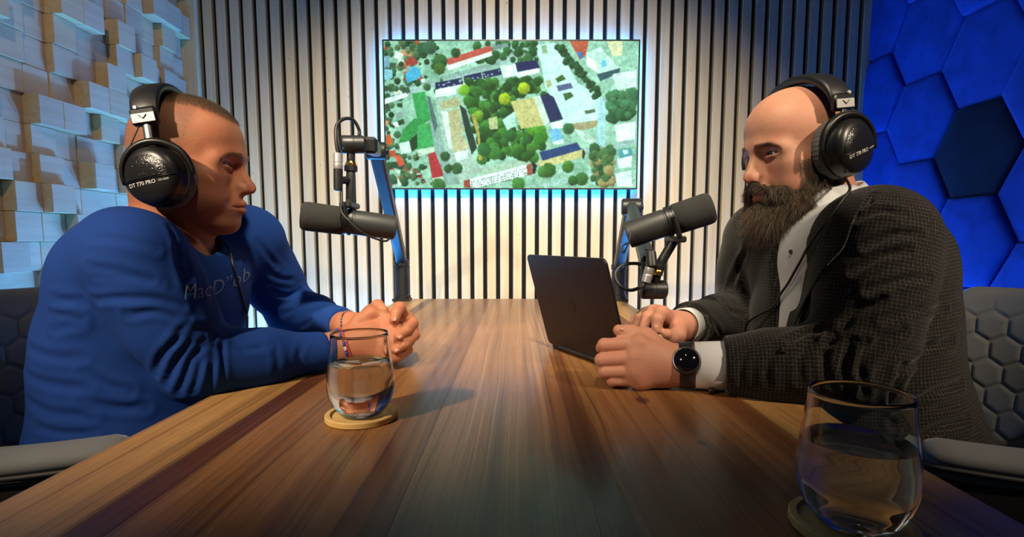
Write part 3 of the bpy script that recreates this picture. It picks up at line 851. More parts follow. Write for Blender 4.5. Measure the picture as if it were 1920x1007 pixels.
m = MB(); cylM(m, rel(eR, at(1234, 506, 1.02)), rel(eR, at(1232, 516, 1.02)), [(.0105, 0), (.0115, .2), (.0100, .45), (.0100, .6), (.0105, 1)]); m.build('brass_ring', M_brass, eR, True, sharp=35)
m = MB(); cylM(m, rel(eR, at(1223, 500, 1.0)), rel(eR, at(1220, 470, 1.01)), [(.0095, 0), (.010, .2), (.0095, .9), (.006, 1)]); m.build('connector_sleeve', M_blk, eR, True, sharp=35)
m = MB(); cylM(m, rel(eR, at(1211, 530, 1.0)), rel(eR, at(1219, 502, 1.0)), [(.006, 0), (.0085, .05), (.009, .5), (.008, .55), (.009, .6), (.009, 1)]); m.build('connector', M_chrome, eR, True, sharp=35)
MB().tube(spline([rel(eR, at(1183, 432, .99)), rel(eR, at(1181, 447, .985)), rel(eR, at(1176, 461, .985)), rel(eR, at(1169, 474, .99)), rel(eR, at(1167, 463, .995)), rel(eR, at(1175, 456, 1.02))]), .0016, 8).build('cable_loop', M_cable, eR, True)
pr = Vector((.425, 2.20, TZ))
armR, RR = boom(pr, (pr.x, pr.y, at(1160, 497, 2.2).z), at(1184, 388, 1.66), at(1216, 497, 1.06),
                'black boom arm bending down from the far right table corner', (at(1201, 543, 1.03), at(1247, 543, 1.035)))
m = MB(); cylM(m, RR(at(1228, 532, 1.03)), RR(at(1231, 516, 1.02)), [(.009, 0), (.009, 1)]); m.build('spigot', M_arm, armR, True, sharp=40)
MB().tube([RR(at(1216, 495, 1.055)), RR(at(1210, 540, 1.035))], [.014, .013], 14).build('head_neck', M_arm, armR, True, sharp=40)
MB().tube(spline([RR(at(1211, 530, 1.0)), RR(at(1200, 539, 1.0)), RR(at(1180, 544, 1.02)), RR(at(1160, 533, 1.04)), RR(at(1154, 512, 1.05)), RR(at(1168, 497, 1.06)), RR(at(1190, 494, 1.07)), RR(at(1205, 497, 1.075))]), .0034, 10).build('cable', M_cable, armR, True)

# ------------------------------------------------------------------ quilted tub chairs
def fabric(name, col, rough=0.8):
    t = NT(name); v = t.coord('Object'); n = t.noise(v, 600, 2); n2 = t.noise(v, 8, 3)
    t.set(Base_Color=t.mix(n2, tuple(c*.85 for c in col), tuple(c*1.15 for c in col)), Roughness=rough, Sheen_Weight=.25, Sheen_Roughness=.4)
    t.b.inputs['Specular IOR Level'].default_value = .25
    t.bump(n, .25, .0008); return t.m
M_chair = fabric('chair_grey_velour', (0.17, 0.18, 0.185))
M_shell = plain('chair_black_shell', (0.008, 0.008, 0.009), 0.6)
M_piping = plain('chair_piping', (0.02, 0.02, 0.022), 0.6)
def hexd(a, b, s):
    """distance to the seam of a hexagonal quilt with flat size s (arrays)"""
    q3 = math.sqrt(3)
    best = np.full(a.shape, 9.0); second = np.full(a.shape, 9.0)
    for oy in (0, 1):
        j = np.round((b/(s*q3/2)-oy)/2)*2+oy
        for dj in (-2, 0, 2):
            jj = j+dj; off = np.where(np.mod(jj, 2) == 1, .5, 0)
            i0 = np.round(a/s-off)
            for di in (-1, 0, 1):
                d = np.hypot(a-(i0+di+off)*s, b-jj*s*q3/2)
                nb = np.minimum(best, d); second = np.minimum(second, np.maximum(best, d)); best = nb
    return (second-best)/2
def chair(cx_, cy_, face, label):
    e = empty('tub_chair', (cx_, cy_, 0), (0, 0, face)); tag(e, label, 'chair', 'grey quilted tub chairs')
    nphi, nz = 520, 150
    ph = np.linspace(-2.25, 2.25, nphi)
    def topz(p):
        a = np.abs(p); s = np.clip((a-.85)/.75, 0, 1); s = s*s*(3-2*s)
        return .868*(1-s)+.655*s
    z0 = .44
    def plan(p, rx, ry):
        c = -np.cos(p); s = np.sin(p)
        return np.sign(c)*np.abs(c)**.85*rx, np.sign(s)*np.abs(s)**.80*ry
    T_ = np.linspace(0, 1, nz)
    P, Tt = np.meshgrid(ph, T_, indexing='ij')
    Z = z0+(topz(P)-z0)*Tt
    lean = 1+.30*np.clip(Z-.44, 0, 1)*np.clip(np.cos(P), 0, 1)
    def surf(rx, ry, zz):
        x, y = plan(P, rx, ry); ln = 1+.34*np.clip(zz-.44, 0, 1)*np.clip(np.cos(P)+.15, 0, 1)
        return np.stack([x*ln, y*ln, zz], -1)
    q = hexd(P*.29, Z, .062)
    g = np.clip(q/.010, 0, 1); rel_ = (1-(1-g)**2)*.0065
    fade = np.clip((topz(P)-Z)/.05, 0, 1)
    inner = surf(.272, .262, Z); nrm = np.stack([-inner[..., 0], -inner[..., 1], np.zeros_like(Z)], -1)
    nrm /= np.linalg.norm(nrm, axis=-1, keepdims=True)+1e-9
    inner = inner+nrm*(rel_*fade+.004)[..., None]
    outer = surf(.325, .318, Z)
    def strip(A, nm, mat, flip):
        n1, n2 = A.shape[:2]; ii = np.arange(n1*n2).reshape(n1, n2)
        f = np.stack([ii[:-1, :-1], ii[1:, :-1], ii[1:, 1:], ii[:-1, 1:]], -1).reshape(-1, 4)
        if flip: f = f[:, ::-1]
        return obj(nm, mesh_np(nm, A.reshape(-1, 3), f), mat, e)
    # backrest: inner quilted skin, rolled rim, and lower return in one closed strip
    rim = []
    for k in range(9):
        a = math.pi*k/8; c = (inner[:, -1]+outer[:, -1])/2; h = (outer[:, -1]-inner[:, -1])/2
        p = c-h*math.cos(a); p[:, 2] += math.sin(a)*.022; rim.append(p)
    A = np.concatenate([inner, np.stack(rim[1:], 1)], 1)
    strip(A, 'backrest', M_chair, False)
    strip(outer[:, ::-1], 'outer_shell', M_shell, False)
    for s, sl in ((-1, 0), (1, -1)):                        # rounded front ends of the arms
        i0, o0 = inner[sl], outer[sl]; n = nz; cols_ = []
        for k in range(7):
            a = math.pi*k/6; c = (i0+o0)/2; h = (o0-i0)/2; p = c-h*math.cos(a)
            dirx = np.array([1.0, 0, 0]); p = p+dirx[None]*math.sin(a)*.02; cols_.append(p)
        strip(np.stack(cols_, 0), 'arm_front', M_chair, s > 0)
    for s in (-1, 1):                                       # padded arm tops with piping below
        pts = []
        for a in np.linspace(1.25, 2.25, 14):
            x, y = plan(np.array([a*s]), .300, .292); pts.append((float(x[0]), float(y[0]), .672+.012*math.sin((a-1.25)*2)))
        m = MB(); m.tube(pts, [.02]+[.036]*12+[.022], 14, flat=(1.05, .55)); pad = m.build('armrest', M_chair, e, True)
        MB().tube([(p[0]*1.075, p[1]*1.125, p[2]-.012) for p in pts], .004, 8).build('piping', M_piping, pad, True)
    m = MB(); prof = [(.0, .38), (.24, .38), (.262, .40), (.268, .44), (.255, .475), (.20, .487), (0, .49)]
    m.lathe(prof, 48, cap=False); m.build('seat', M_chair, e, True)
    for sx in (-1, 1):
        for sy in (-1, 1):
            MB().tube([(sx*.14, sy*.14, .385), (sx*.24, sy*.24, 0)], [.016, .011], 12).build('leg', M_steel, e, True, sharp=50)
    return e
chair(-.80, 1.02, 0.05, 'grey quilted tub chair behind the man in the blue shirt')
chair(.83, 1.00, math.pi-.08, 'grey quilted tub chair behind the bearded man in the jacket')
# ------------------------------------------------------------------ smooth solids: distance fields on a grid, meshed with surface nets
f32 = np.float32
def axis(*segs):
    out = []
    for a, b, h in segs:
        n = max(1, int(round((b-a)/h))); out.append(np.linspace(a, b, n, endpoint=False))
    out.append(np.array([segs[-1][1]]))
    return np.concatenate(out).astype(f32)
class Frame:
    """rigid frame: columns of R are the local axes"""
    def __init__(s, t=(0, 0, 0), R=np.eye(3), k=1.0): s.t = np.array(t, float); s.R = np.array(R, float); s.k = k
    def w(s, p): return s.R @ (np.array(p, float)*s.k)+s.t
    def M(s):
        return basis(s.R[:, 0], s.R[:, 1], s.R[:, 2], s.t)
WORLD = Frame()
class Field:
    def __init__(s, xs, ys, zs):
        s.ax = [xs, ys, zs]; s.D = np.full((len(xs), len(ys), len(zs)), .06, f32)
    def sl(s, lo, hi):
        r = []
        for i in range(3):
            a = max(0, int(np.searchsorted(s.ax[i], lo[i]))-1); b = min(len(s.ax[i]), int(np.searchsorted(s.ax[i], hi[i]))+1)
            r.append(slice(a, max(a+1, b)))
        return tuple(r)
    def local(s, sl, fr):
        X = s.ax[0][sl[0]][:, None, None]-f32(fr.t[0]); Y = s.ax[1][sl[1]][None, :, None]-f32(fr.t[1]); Z = s.ax[2][sl[2]][None, None, :]-f32(fr.t[2])
        R = fr.R.astype(f32)/f32(fr.k)
        return [R[0, i]*X+R[1, i]*Y+R[2, i]*Z for i in range(3)]
    def comb(s, sl, d, k, op):
        a = s.D[sl]
        if op == '-': d = -d
        if k <= 0:
            s.D[sl] = np.minimum(a, d) if op == '+' else np.maximum(a, d); return
        if op == '+':
            h = np.clip(.5+.5*(a-d)/k, 0, 1); s.D[sl] = a*(1-h)+d*h-k*h*(1-h)
        else:
            h = np.clip(.5-.5*(a-d)/k, 0, 1); s.D[sl] = a*(1-h)+d*h+k*h*(1-h)
    def ell(s, c, r, k=.01, fr=WORLD, op='+', rot=None):
        """ellipsoid, optional own rotation (Euler, in the frame)"""
        c = np.array(c, float); r = np.array(r, float)
        R = fr.R if rot is None else fr.R @ np.array(Euler(rot).to_matrix())
        f2 = Frame(fr.w(c), R, fr.k)
        m = max(r)*fr.k+k+.012; sl = s.sl(f2.t-m, f2.t+m)
        x, y, z = s.local(sl, f2)
        k0 = np.sqrt((x/f32(r[0]))**2+(y/f32(r[1]))**2+(z/f32(r[2]))**2)+f32(1e-6)
        k1 = np.sqrt((x/f32(r[0]**2))**2+(y/f32(r[1]**2))**2+(z/f32(r[2]**2))**2)+f32(1e-6)
        s.comb(sl, k0*(k0-1)/k1*f32(fr.k), k, op)
    def cap(s, a, b, ra, rb=None, k=.01, fr=WORLD, op='+', flat=None):
        """tapered capsule; flat=(axis vector, factor) squashes it along a direction"""
        rb = ra if rb is None else rb
        A = fr.w(a); B = fr.w(b); ra *= fr.k; rb *= fr.k
        m = max(ra, rb)+k+.012; sl = s.sl(np.minimum(A, B)-m, np.maximum(A, B)+m)
        x, y, z = s.local(sl, Frame(A)); d = (B-A).astype(f32); L2 = max(float(d @ d), 1e-12)
        t = np.clip((x*d[0]+y*d[1]+z*d[2])/f32(L2), 0, 1)
        x = x-t*d[0]; y = y-t*d[1]; z = z-t*d[2]
        if flat is not None:
            n = np.array(flat[0], float); n = fr.R @ n; n = (n/np.linalg.norm(n)).astype(f32)
            q = (x*n[0]+y*n[1]+z*n[2])*f32(1/flat[1]-1); x = x+q*n[0]; y = y+q*n[1]; z = z+q*n[2]
        s.comb(sl, np.sqrt(x*x+y*y+z*z)-(f32(ra)+t*f32(rb-ra)), k, op)
    def chain(s, pts, rs, k=.004, fr=WORLD, op='+', flat=None):
        for i in range(len(pts)-1): s.cap(pts[i], pts[i+1], rs[i], rs[i+1], k, fr, op, flat)
    def half(s, p, n, k=0.0):
        """cut away everything on the side the normal points to"""
        n = np.array(n, float); n /= np.linalg.norm(n); x, y, z = s.local((slice(None),)*3, Frame(p))
        d = (x*f32(n[0])+y*f32(n[1])+z*f32(n[2])); s.comb((slice(None),)*3, -d, k, '-')
    def net(s):
        D = s.D; ins = D < 0
        cnt = np.zeros(tuple(n-1 for n in D.shape), np.int8)
        offs = [(i, j, k) for i in (0, 1) for j in (0, 1) for k in (0, 1)]
        for i, j, k in offs:
            cnt += ins[i:D.shape[0]-1+i, j:D.shape[1]-1+j, k:D.shape[2]-1+k]
        act = (cnt > 0) & (cnt < 8)
        I = np.argwhere(act); n = len(I)
        idx = np.full(cnt.shape, -1, np.int32); idx[act] = np.arange(n, dtype=np.int32)
        cv = np.stack([D[I[:, 0]+i, I[:, 1]+j, I[:, 2]+k] for i, j, k in offs], 1)
        cp = np.stack([np.stack([s.ax[0][I[:, 0]+i], s.ax[1][I[:, 1]+j], s.ax[2][I[:, 2]+k]], -1) for i, j, k in offs], 1)
        acc = np.zeros((n, 3), f32); w = np.zeros(n, f32)
        for a in range(8):
            for b in range(a+1, 8):
                if sum(abs(offs[a][q]-offs[b][q]) for q in range(3)) != 1: continue
                m = (cv[:, a] < 0) != (cv[:, b] < 0)
                t = cv[m, a]/(cv[m, a]-cv[m, b]); acc[m] += cp[m, a]+(cp[m, b]-cp[m, a])*t[:, None]; w[m] += 1
        V = acc/w[:, None]
        F = []
        for ax in range(3):
            o1, o2 = [(1, 2), (2, 0), (0, 1)][ax]
            sl0 = [slice(None)]*3; sl1 = [slice(None)]*3; sl0[ax] = slice(0, -1); sl1[ax] = slice(1, None)
            a = ins[tuple(sl0)]; b = ins[tuple(sl1)]; E = np.argwhere(a != b)
            E = E[(E[:, o1] > 0) & (E[:, o2] > 0) & (E[:, o1] < D.shape[o1]-1) & (E[:, o2] < D.shape[o2]-1)]
            q = []
            for d1, d2 in ((-1, -1), (0, -1), (0, 0), (-1, 0)):
                c = E.copy(); c[:, o1] += d1; c[:, o2] += d2; q.append(idx[c[:, 0], c[:, 1], c[:, 2]])
            q = np.stack(q, 1); fl = ~a[E[:, 0], E[:, 1], E[:, 2]]; q[fl] = q[fl][:, ::-1]; F.append(q)
        F = np.concatenate(F); F = F[(F >= 0).all(1)]
        return V, F
def relax(V, F, it=2, lam=.5):
    E = np.concatenate([F[:, [0, 1]], F[:, [1, 2]], F[:, [2, 3]], F[:, [3, 0]]])
    deg = np.bincount(E.ravel(), minlength=len(V)).astype(f32); deg[deg == 0] = 1
    for _ in range(it):
        S = np.zeros_like(V)
        for c in range(3):
            S[:, c] = np.bincount(E[:, 0], V[E[:, 1], c], len(V))+np.bincount(E[:, 1], V[E[:, 0], c], len(V))
        V = V+lam*(S/deg[:, None]-V)
    return V
def normals(V, F):
    n = np.cross(V[F[:, 2]]-V[F[:, 0]], V[F[:, 3]]-V[F[:, 1]]); N = np.zeros_like(V)
    for k in range(4):
        for c in range(3): N[:, c] += np.bincount(F[:, k], n[:, c], len(V))
    return N/(np.linalg.norm(N, axis=1, keepdims=True)+1e-12)
def seg_dist(V, P):
    P = np.array([tuple(p) for p in P], float); best = np.full(len(V), 9.0)
    for i in range(len(P)-1):
        d = P[i+1]-P[i]; t = np.clip(((V-P[i]) @ d)/max(d @ d, 1e-12), 0, 1)
        best = np.minimum(best, np.linalg.norm(V-P[i]-t[:, None]*d, axis=1))
    return best
class Cloth:
    """mesh arrays with folds pressed into them"""
    def __init__(s, V, F): s.V, s.F = V.astype(float), F; s.N = normals(V, F); s.bvh = None
    def tree(s):
        if s.bvh is None: s.bvh = BVHTree.FromPolygons([Vector(v) for v in s.V], [tuple(int(i) for i in f) for f in s.F])
        return s.bvh
    def hit(s, u, v, off=0.0):
        o = Vector((0, 0, CZ)); d = (at(u, v, 1.0)-o).normalized()
        p, n, i, q = s.tree().ray_cast(o, d)
        if p is None: return None
        return p+n*off
    def fold(s, px, width, depth, ridge=.6):
        P = [s.hit(u, v) for u, v in px]; P = [p for p in P if p is not None]
        if len(P) < 2: return
        lo = np.min([tuple(p) for p in P], 0)-width*4; hi = np.max([tuple(p) for p in P], 0)+width*4
        m = np.where(((s.V > lo) & (s.V < hi)).all(1))[0]
        if len(m) == 0: return
        # taper towards the ends
        Q = [tuple(p) for p in spline(P, 6)]
        d = seg_dist(s.V[m], Q)
        e = np.minimum(np.linalg.norm(s.V[m]-np.array(Q[0]), axis=1), np.linalg.norm(s.V[m]-np.array(Q[-1]), axis=1))
        tp = np.clip(e/(width*2.5), .15, 1)
        h = -depth*np.exp(-(d/width)**2)+ridge*depth*np.exp(-((d-1.9*width)/width)**2)
        s.V[m] += s.N[m]*(h*tp)[:, None]
    def done(s): s.N = normals(s.V, s.F); s.bvh = None
def snoise(P, sc, seed=0):
    """cheap smooth value noise on points"""
    r = np.random.default_rng(seed); tab = r.random((32, 32, 32)); q = P*sc+100
    i = np.floor(q).astype(int); f = q-i; f = f*f*(3-2*f); out = 0
    for a in (0, 1):
        for b in (0, 1):
            for c in (0, 1):
                w = (f[:, 0] if a else 1-f[:, 0])*(f[:, 1] if b else 1-f[:, 1])*(f[:, 2] if c else 1-f[:, 2])
                out = out+w*tab[(i[:, 0]+a) % 32, (i[:, 1]+b) % 32, (i[:, 2]+c) % 32]
    return out
def strands(name, roots, dirs, curl, length, rad, mat, parent, seg=3, seed=1, grav=(0, 0, -1), jit=.22):
    """tapered three-sided hairs in one mesh"""
    r = np.random.default_rng(seed); n = len(roots)
    L = length*(0.7+.6*r.random(n)) if np.isscalar(length) else length
    d = dirs+r.normal(size=(n, 3))*jit; d /= np.linalg.norm(d, axis=1, keepdims=True)
    pts = [roots]; cur = roots.copy(); g = np.array(grav, float)
    for k in range(seg):
        cur = cur+d*(L/seg)[:, None]; pts.append(cur.copy())
        d = d+curl*g[None]+r.normal(size=(n, 3))*jit*.8; d /= np.linalg.norm(d, axis=1, keepdims=True)
    ref = r.normal(size=(n, 3)); a = np.cross(dirs, ref); a /= np.linalg.norm(a, axis=1, keepdims=True)+1e-9
    b = np.cross(dirs, a); b /= np.linalg.norm(b, axis=1, keepdims=True)+1e-9
    V = []; 
    for k in range(seg+1):
        w = rad*(1-.75*k/seg)
        for q in range(3):
            an = 2*math.pi*q/3; V.append(pts[k]+(a*math.cos(an)+b*math.sin(an))*w)
    V = np.stack(V, 1).reshape(-1, 3); base = np.arange(n)[:, None]*(3*(seg+1)); F = []
    for k in range(seg):
        for q in range(3):
            F.append(base+np.array([[k*3+q, k*3+(q+1) % 3, (k+1)*3+(q+1) % 3, (k+1)*3+q]]))
    F = np.concatenate(F); return obj(name, mesh_np(name, V, F), mat, parent)

# ------------------------------------------------------------------ skin, hair, eyes
def skin_mat(name, col, red):
    t = NT(name); v = t.coord('Object')
    n = t.noise(v, 30, 4, .6); n2 = t.noise(v, 160, 3, .6)
    c = t.mix(t.ramp(n, [(.35, (0, 0, 0)), (.7, (1, 1, 1))]), col, red)
    at_ = t.n('ShaderNodeAttribute', attribute_name='tint')
    c = t.mix(at_.outputs['Alpha'], c, at_.outputs['Color'])
    t.set(Base_Color=c, Roughness=t.math('ADD', .46, t.math('MULTIPLY', n2, .22)), Subsurface_Weight=.15, Subsurface_Scale=.006)
    t.b.inputs['Subsurface Radius'].default_value = (1.0, .35, .2)
    t.b.inputs['Specular IOR Level'].default_value = .38
    t.bump(n2, .38, .0012)
    return t.m
M_skinA = skin_mat('skin_tanned', (0.44, 0.180, 0.095), (0.47, 0.155, 0.085))
M_skinB = skin_mat('skin_fair', (0.49, 0.24, 0.155), (0.51, 0.21, 0.14))
def hair_mat(name, a, b):
    t = NT(name); oi = t.n('ShaderNodeNewGeometry')
    rp = t.n('ShaderNodeNewGeometry').outputs['Random Per Island']
    t.set(Base_Color=t.ramp(rp, [(0, a), (.7, tuple((x+y)/2 for x, y in zip(a, b))), (1, b)]), Roughness=.5)
    return t.m
M_hairA = hair_mat('cropped_hair', (.040, .024, .014), (.16, .11, .07))
M_beard = hair_mat('beard_hair', (.022, .013, .008), (.24, .16, .10))
M_browB = hair_mat('brow_hair', (.07, .035, .018), (.18, .09, .05))
M_browA = hair_mat('brow_fair', (.20, .10, .05), (.34, .20, .10))
M_beardcore = plain('beard_core', (.018, .012, .008), .9)
M_sclera = plain('eye_white', (.46, .40, .37), .15); M_pupil = plain('pupil', (.004, .004, .004), .1)
def eye(parent, fr, c, gaze, iris, r=.0122):
    p = fr.w(c); d = fr.R @ np.array(gaze, float); e = Vector(p)
    m = MB(); prof = []
    for k in range(21):
        a = math.pi*k/20; prof.append((r*math.sin(a)*fr.k, -r*math.cos(a)*fr.k))
    M = axis_M(e, Vector(d)); m.lathe(prof, 28, M, cap=False)
    me = mesh_np('eye', m.v, None, m.f, True)
    for mt in (M_sclera, iris, M_pupil): me.materials.append(mt)
    dn = Vector(d).normalized()
    for pg in me.polygons:
        a = (pg.center-e).angle(dn)
        pg.material_index = 2 if a < .24 else (1 if a < .60 else 0)
    o = obj('eye', me, None, parent); o['label'] = 'eye with a coloured iris'; return o
def build_head(f, fr, P):
    """skull and face in a head frame: x forward, y to the person's left, z up, origin between the ears at eye level"""
    g = P.get
    f.ell((.000-g('back', 0), 0, .034), (.094, .078, .086), .0, fr)
    f.ell((.028, 0, .040+g('fh', 0)), (.070, .066, .062), .02, fr)                      # forehead
    f.ell((.030, 0, -.045), (.056, .062+g('fat', 0), .076), .03, fr)                     # face
    f.ell((-.035, 0, -.03), (.050, .060, .06), .03, fr)                                  # back of the skull to the neck
    for s in (-1, 1):
        f.cap((-.005, s*(.058+g('fat', 0)), -.055), (.062, s*.022, -.104), .019, .017, .025, fr)   # jaw line
        f.ell((.059, s*.046, -.028), (.021, .022, .018), .028, fr)                       # cheek bone
        f.ell((.055, s*.040, -.062), (.024+g('fat', 0), .022+g('fat', 0), .028), .02, fr)  # cheek
        f.cap((.074, s*.050, .006), (.0935, s*.014, .014), .0060+g('brow', 0), .009+g('brow', 0), .022, fr)     # brow
    f.ell((.074, 0, -.106), (.022, .026, .020), .02, fr)                                 # chin
    f.ell((.080, 0, -.072), (.022, .032, .026), .018, fr)                                # muzzle
    for s in (-1, 1):                                                                    # sockets
        f.ell((.0985, s*.0325, -.002), (.011, .019, .011), .013, fr, '-')
    nz = g('nose', 1.0)
    f.cap((.091, 0, .010), (.109+.008*nz, 0, -.034), .0075, .0085, .012, fr)             # nose
    f.cap((.084, 0, .004), (.0945, 0, -.042), .0100, .0150, .010, fr)
    f.ell((.1105+.008*nz, 0, -.0405), (.0118, .0125*nz, .0105), .008, fr)
    for s in (-1, 1):
        f.ell((.1020, s*.0145*nz, -.0445), (.0115, .0078, .0085), .006, fr)
        f.ell((.1095, s*.0075, -.0535), (.006, .0038, .0035), .003, fr, '-')
    # lips
    for s in (-1, 1):
        f.cap((.1025, 0, -.0705), (.0885, s*.0245, -.0765), .0058, .0028, .005, fr)
        f.cap((.1005, 0, -.0835), (.0885, s*.0225, -.0785), .0065, .0030, .005, fr)
        f.cap((.1085, 0, -.0768), (.0930, s*.0255, -.0775), .0019, .0014, .003, fr, '-')
        f.cap((.1005, s*.019, -.046), (.0925, s*.034, -.072), .0028, .0018, .012, fr, '-')   # fold beside the mouth
    f.cap((.1040, -.012, -.0945), (.1040, .012, -.0945), .0035, .0035, .008, fr, '-')    # below the lip
    for s in (-1, 1):                                                                    # lids around the eyes
        f.ell((.0765, s*.0325, -.001), (.0150, .0150, .0142), .004, fr)
        f.cap((.0900, s*.0205, .0050), (.0795, s*.0465, .0020), .0030, .0026, .004, fr)
        f.cap((.0895, s*.0220, -.0075), (.0795, s*.0450, -.0065), .0028, .0022, .004, fr)
        f.ell((.0885, s*.0345, -.0010), (.0135, .0148, g('lid', .0040)), .0015, fr, '-')
    for zz in g('lines', ()):                                                            # lines across the forehead
        f.chain([(.072, -.045, zz-.004), (.0955-(zz-.03)*.25, -.018, zz), (.0985-(zz-.03)*.28, 0, zz-.001), (.0955-(zz-.03)*.25, .018, zz), (.072, .045, zz-.004)], [.0012]*5, .0035, fr, '-')
    for s in (-1, 1):                                                                    # ears
        f.ell((-.006, s*.078, -.010), (.015, .005, .026), .006, fr, '+', (0, .25, -s*.2))
def hair_masks(q):
    """cropped top and shorn sides of a head, 0..1, from head coordinates"""
    x, y, z = q[:, 0], q[:, 1], q[:, 2]; sg = lambda v, w: 1/(1+np.exp(-np.clip(v/w, -30, 30)))
    line = np.where(x > .045, .092-.33*(x-.045), .092)
    top = sg(z-line, .003)
    side = sg(.036+.25*(z-.05)-x, .005)*sg(z-(-.035-.6*np.clip(-x, 0, .1)), .006)*(z > -.11)
    return top, side
def head_tint(V, fr, P):
    """own colours of the face: lips, nose and cheeks, shaved or stubbled skin"""
    q = (V-fr.t) @ fr.R/fr.k; n = len(V); c = np.zeros((n, 4), f32)
    def blend(m, col, a):
        m = np.clip(m*a, 0, 1); na = np.maximum(c[:, 3], m)
        c[:, :3] = c[:, :3]*(1-m[:, None])+np.array(col)*m[:, None]; c[:, 3] = na
    bl = lambda p, r: np.exp(-(((q-np.array(p))/np.array(r))**2).sum(1))
    for s in (-1, 1): blend(bl((.07, s*.045, -.04), (.03, .025, .025)), P['blush'], .5)
    blend(bl((.120, 0, -.042), (.020, .022, .018)), P['blush'], .65)
    blend(bl((.09, 0, .045), (.03, .05, .03)), P['blush'], .3)
    lp = np.exp(-((q[:, 2]+.0775)/.0085)**4-((q[:, 1])/.024)**4)*(q[:, 0] > .082)
    blend(lp, P['lip'], .85)
    if 'stubble' in P:
        m = 1/(1+np.exp((q[:, 2]+.062-.0*q[:, 0])/.006))*(q[:, 0] > -.02)*(q[:, 2] > -.15); m *= (1-lp)
        blend(m, P['stubble'], .35)
    if 'scalp' in P:
        top, side = hair_masks(q); wob_ = .006*(snoise(q, 60, 4)-.5)
        blend(np.clip(side+wob_*20, 0, 1)*(side > .02), P['side'], .55); blend(top, P['scalp'], .85)
    return c
def body_object(name, V, F, mat, parent, tint):
    me = mesh_np(name, V, F); a = me.color_attributes.new('tint', 'FLOAT_COLOR', 'POINT'); a.data.foreach_set('color', tint.ravel().astype(f32))
    return obj(name, me, mat, parent)
def head_frame(o, yaw, pitch, roll=0.0, k=1.0):
    """yaw about z from +x, pitch > 0 looks down, roll towards the left shoulder"""
    R = Matrix.Rotation(yaw, 3, 'Z') @ Matrix.Rotation(pitch, 3, 'Y') @ Matrix.Rotation(roll, 3, 'X')
    return Frame(o, np.array(R), k)
def nails(parent, body, tips, mat):
    for p, d, n in tips:
        d = Vector(d).normalized(); n = Vector(n); n = (n-d*n.dot(d)).normalized(); s = d.cross(n)
        m = MB(); vs = []; 
        for i in range(5):
            for j in range(5):
                a = (i-2)/2; b = (j-2)/2
                rr = 1-.18*abs(a)**3*max(0, b)
                vs.append(tuple(Vector(p)+s*(a*.0050*rr)+d*(b*.0058)+n*(.0002-.0024*a*a-.0010*b*b)))
        fs = [(i*5+j, (i+1)*5+j, (i+1)*5+j+1, i*5+j+1) for i in range(4) for j in range(4)]
        me = mesh_np('fingernail', vs, None, fs, True); o = obj('fingernail', me, mat, body)
        sm = o.modifiers.new('thick', 'SOLIDIFY'); sm.thickness = .0008; sm.offset = 0
M_nail = plain('nail', (.52, .24, .165), .38)

def ring_on(V, F, c, d, n=40, off=.001, reach=.07):
    """closed ring of points lying on a limb: cross-section of the mesh at c, square to d"""
    c = np.array(c); ct = V[F].mean(1); m = np.linalg.norm(ct-c, axis=1) < reach; f = F[m]
    u, inv = np.unique(f, return_inverse=True); bv = BVHTree.FromPolygons([Vector(p) for p in V[u].astype(float)], [tuple(int(i) for i in q) for q in inv.reshape(-1, 4)])
    M = axis_M((0, 0, 0), d); out = []
    for i in range(n):
        a = 2*math.pi*i/n; dr = (M @ Vector((math.cos(a), math.sin(a), 0))).normalized()
        p, nn, _, _ = bv.ray_cast(Vector(c)+dr*reach*.9, -dr)
        r = (p-Vector(c)).length if p is not None else .028
        out.append((dr, r))
    rs = np.array([r for _, r in out])
    for _ in range(3): rs = (np.roll(rs, 1)+rs+np.roll(rs, -1))/3
    return [dr*(float(r)+off) for (dr, _), r in zip(out, rs)]
def band_mesh(ring, d, w, thick, name, mat, parent):
    """strap: the ring swept to a band of width w along d"""
    d = Vector(d).normalized(); n = len(ring); vs = []; fs = []
    for p in ring:
        q = p.normalized()
        for z, o in ((-w/2, 0), (-w/2, thick*.7), (-w/2+.001, thick), (w/2-.001, thick), (w/2, thick*.7), (w/2, 0)): vs.append(tuple(p+q*o+d*z))
    for i in range(n):
        for j in range(6): fs.append((i*6+j, ((i+1) % n)*6+j, ((i+1) % n)*6+(j+1) % 6, i*6+(j+1) % 6))
    me = mesh_np(name, vs, None, fs, True); me.set_sharp_from_angle(angle=math.radians(40)); return obj(name, me, mat, parent)
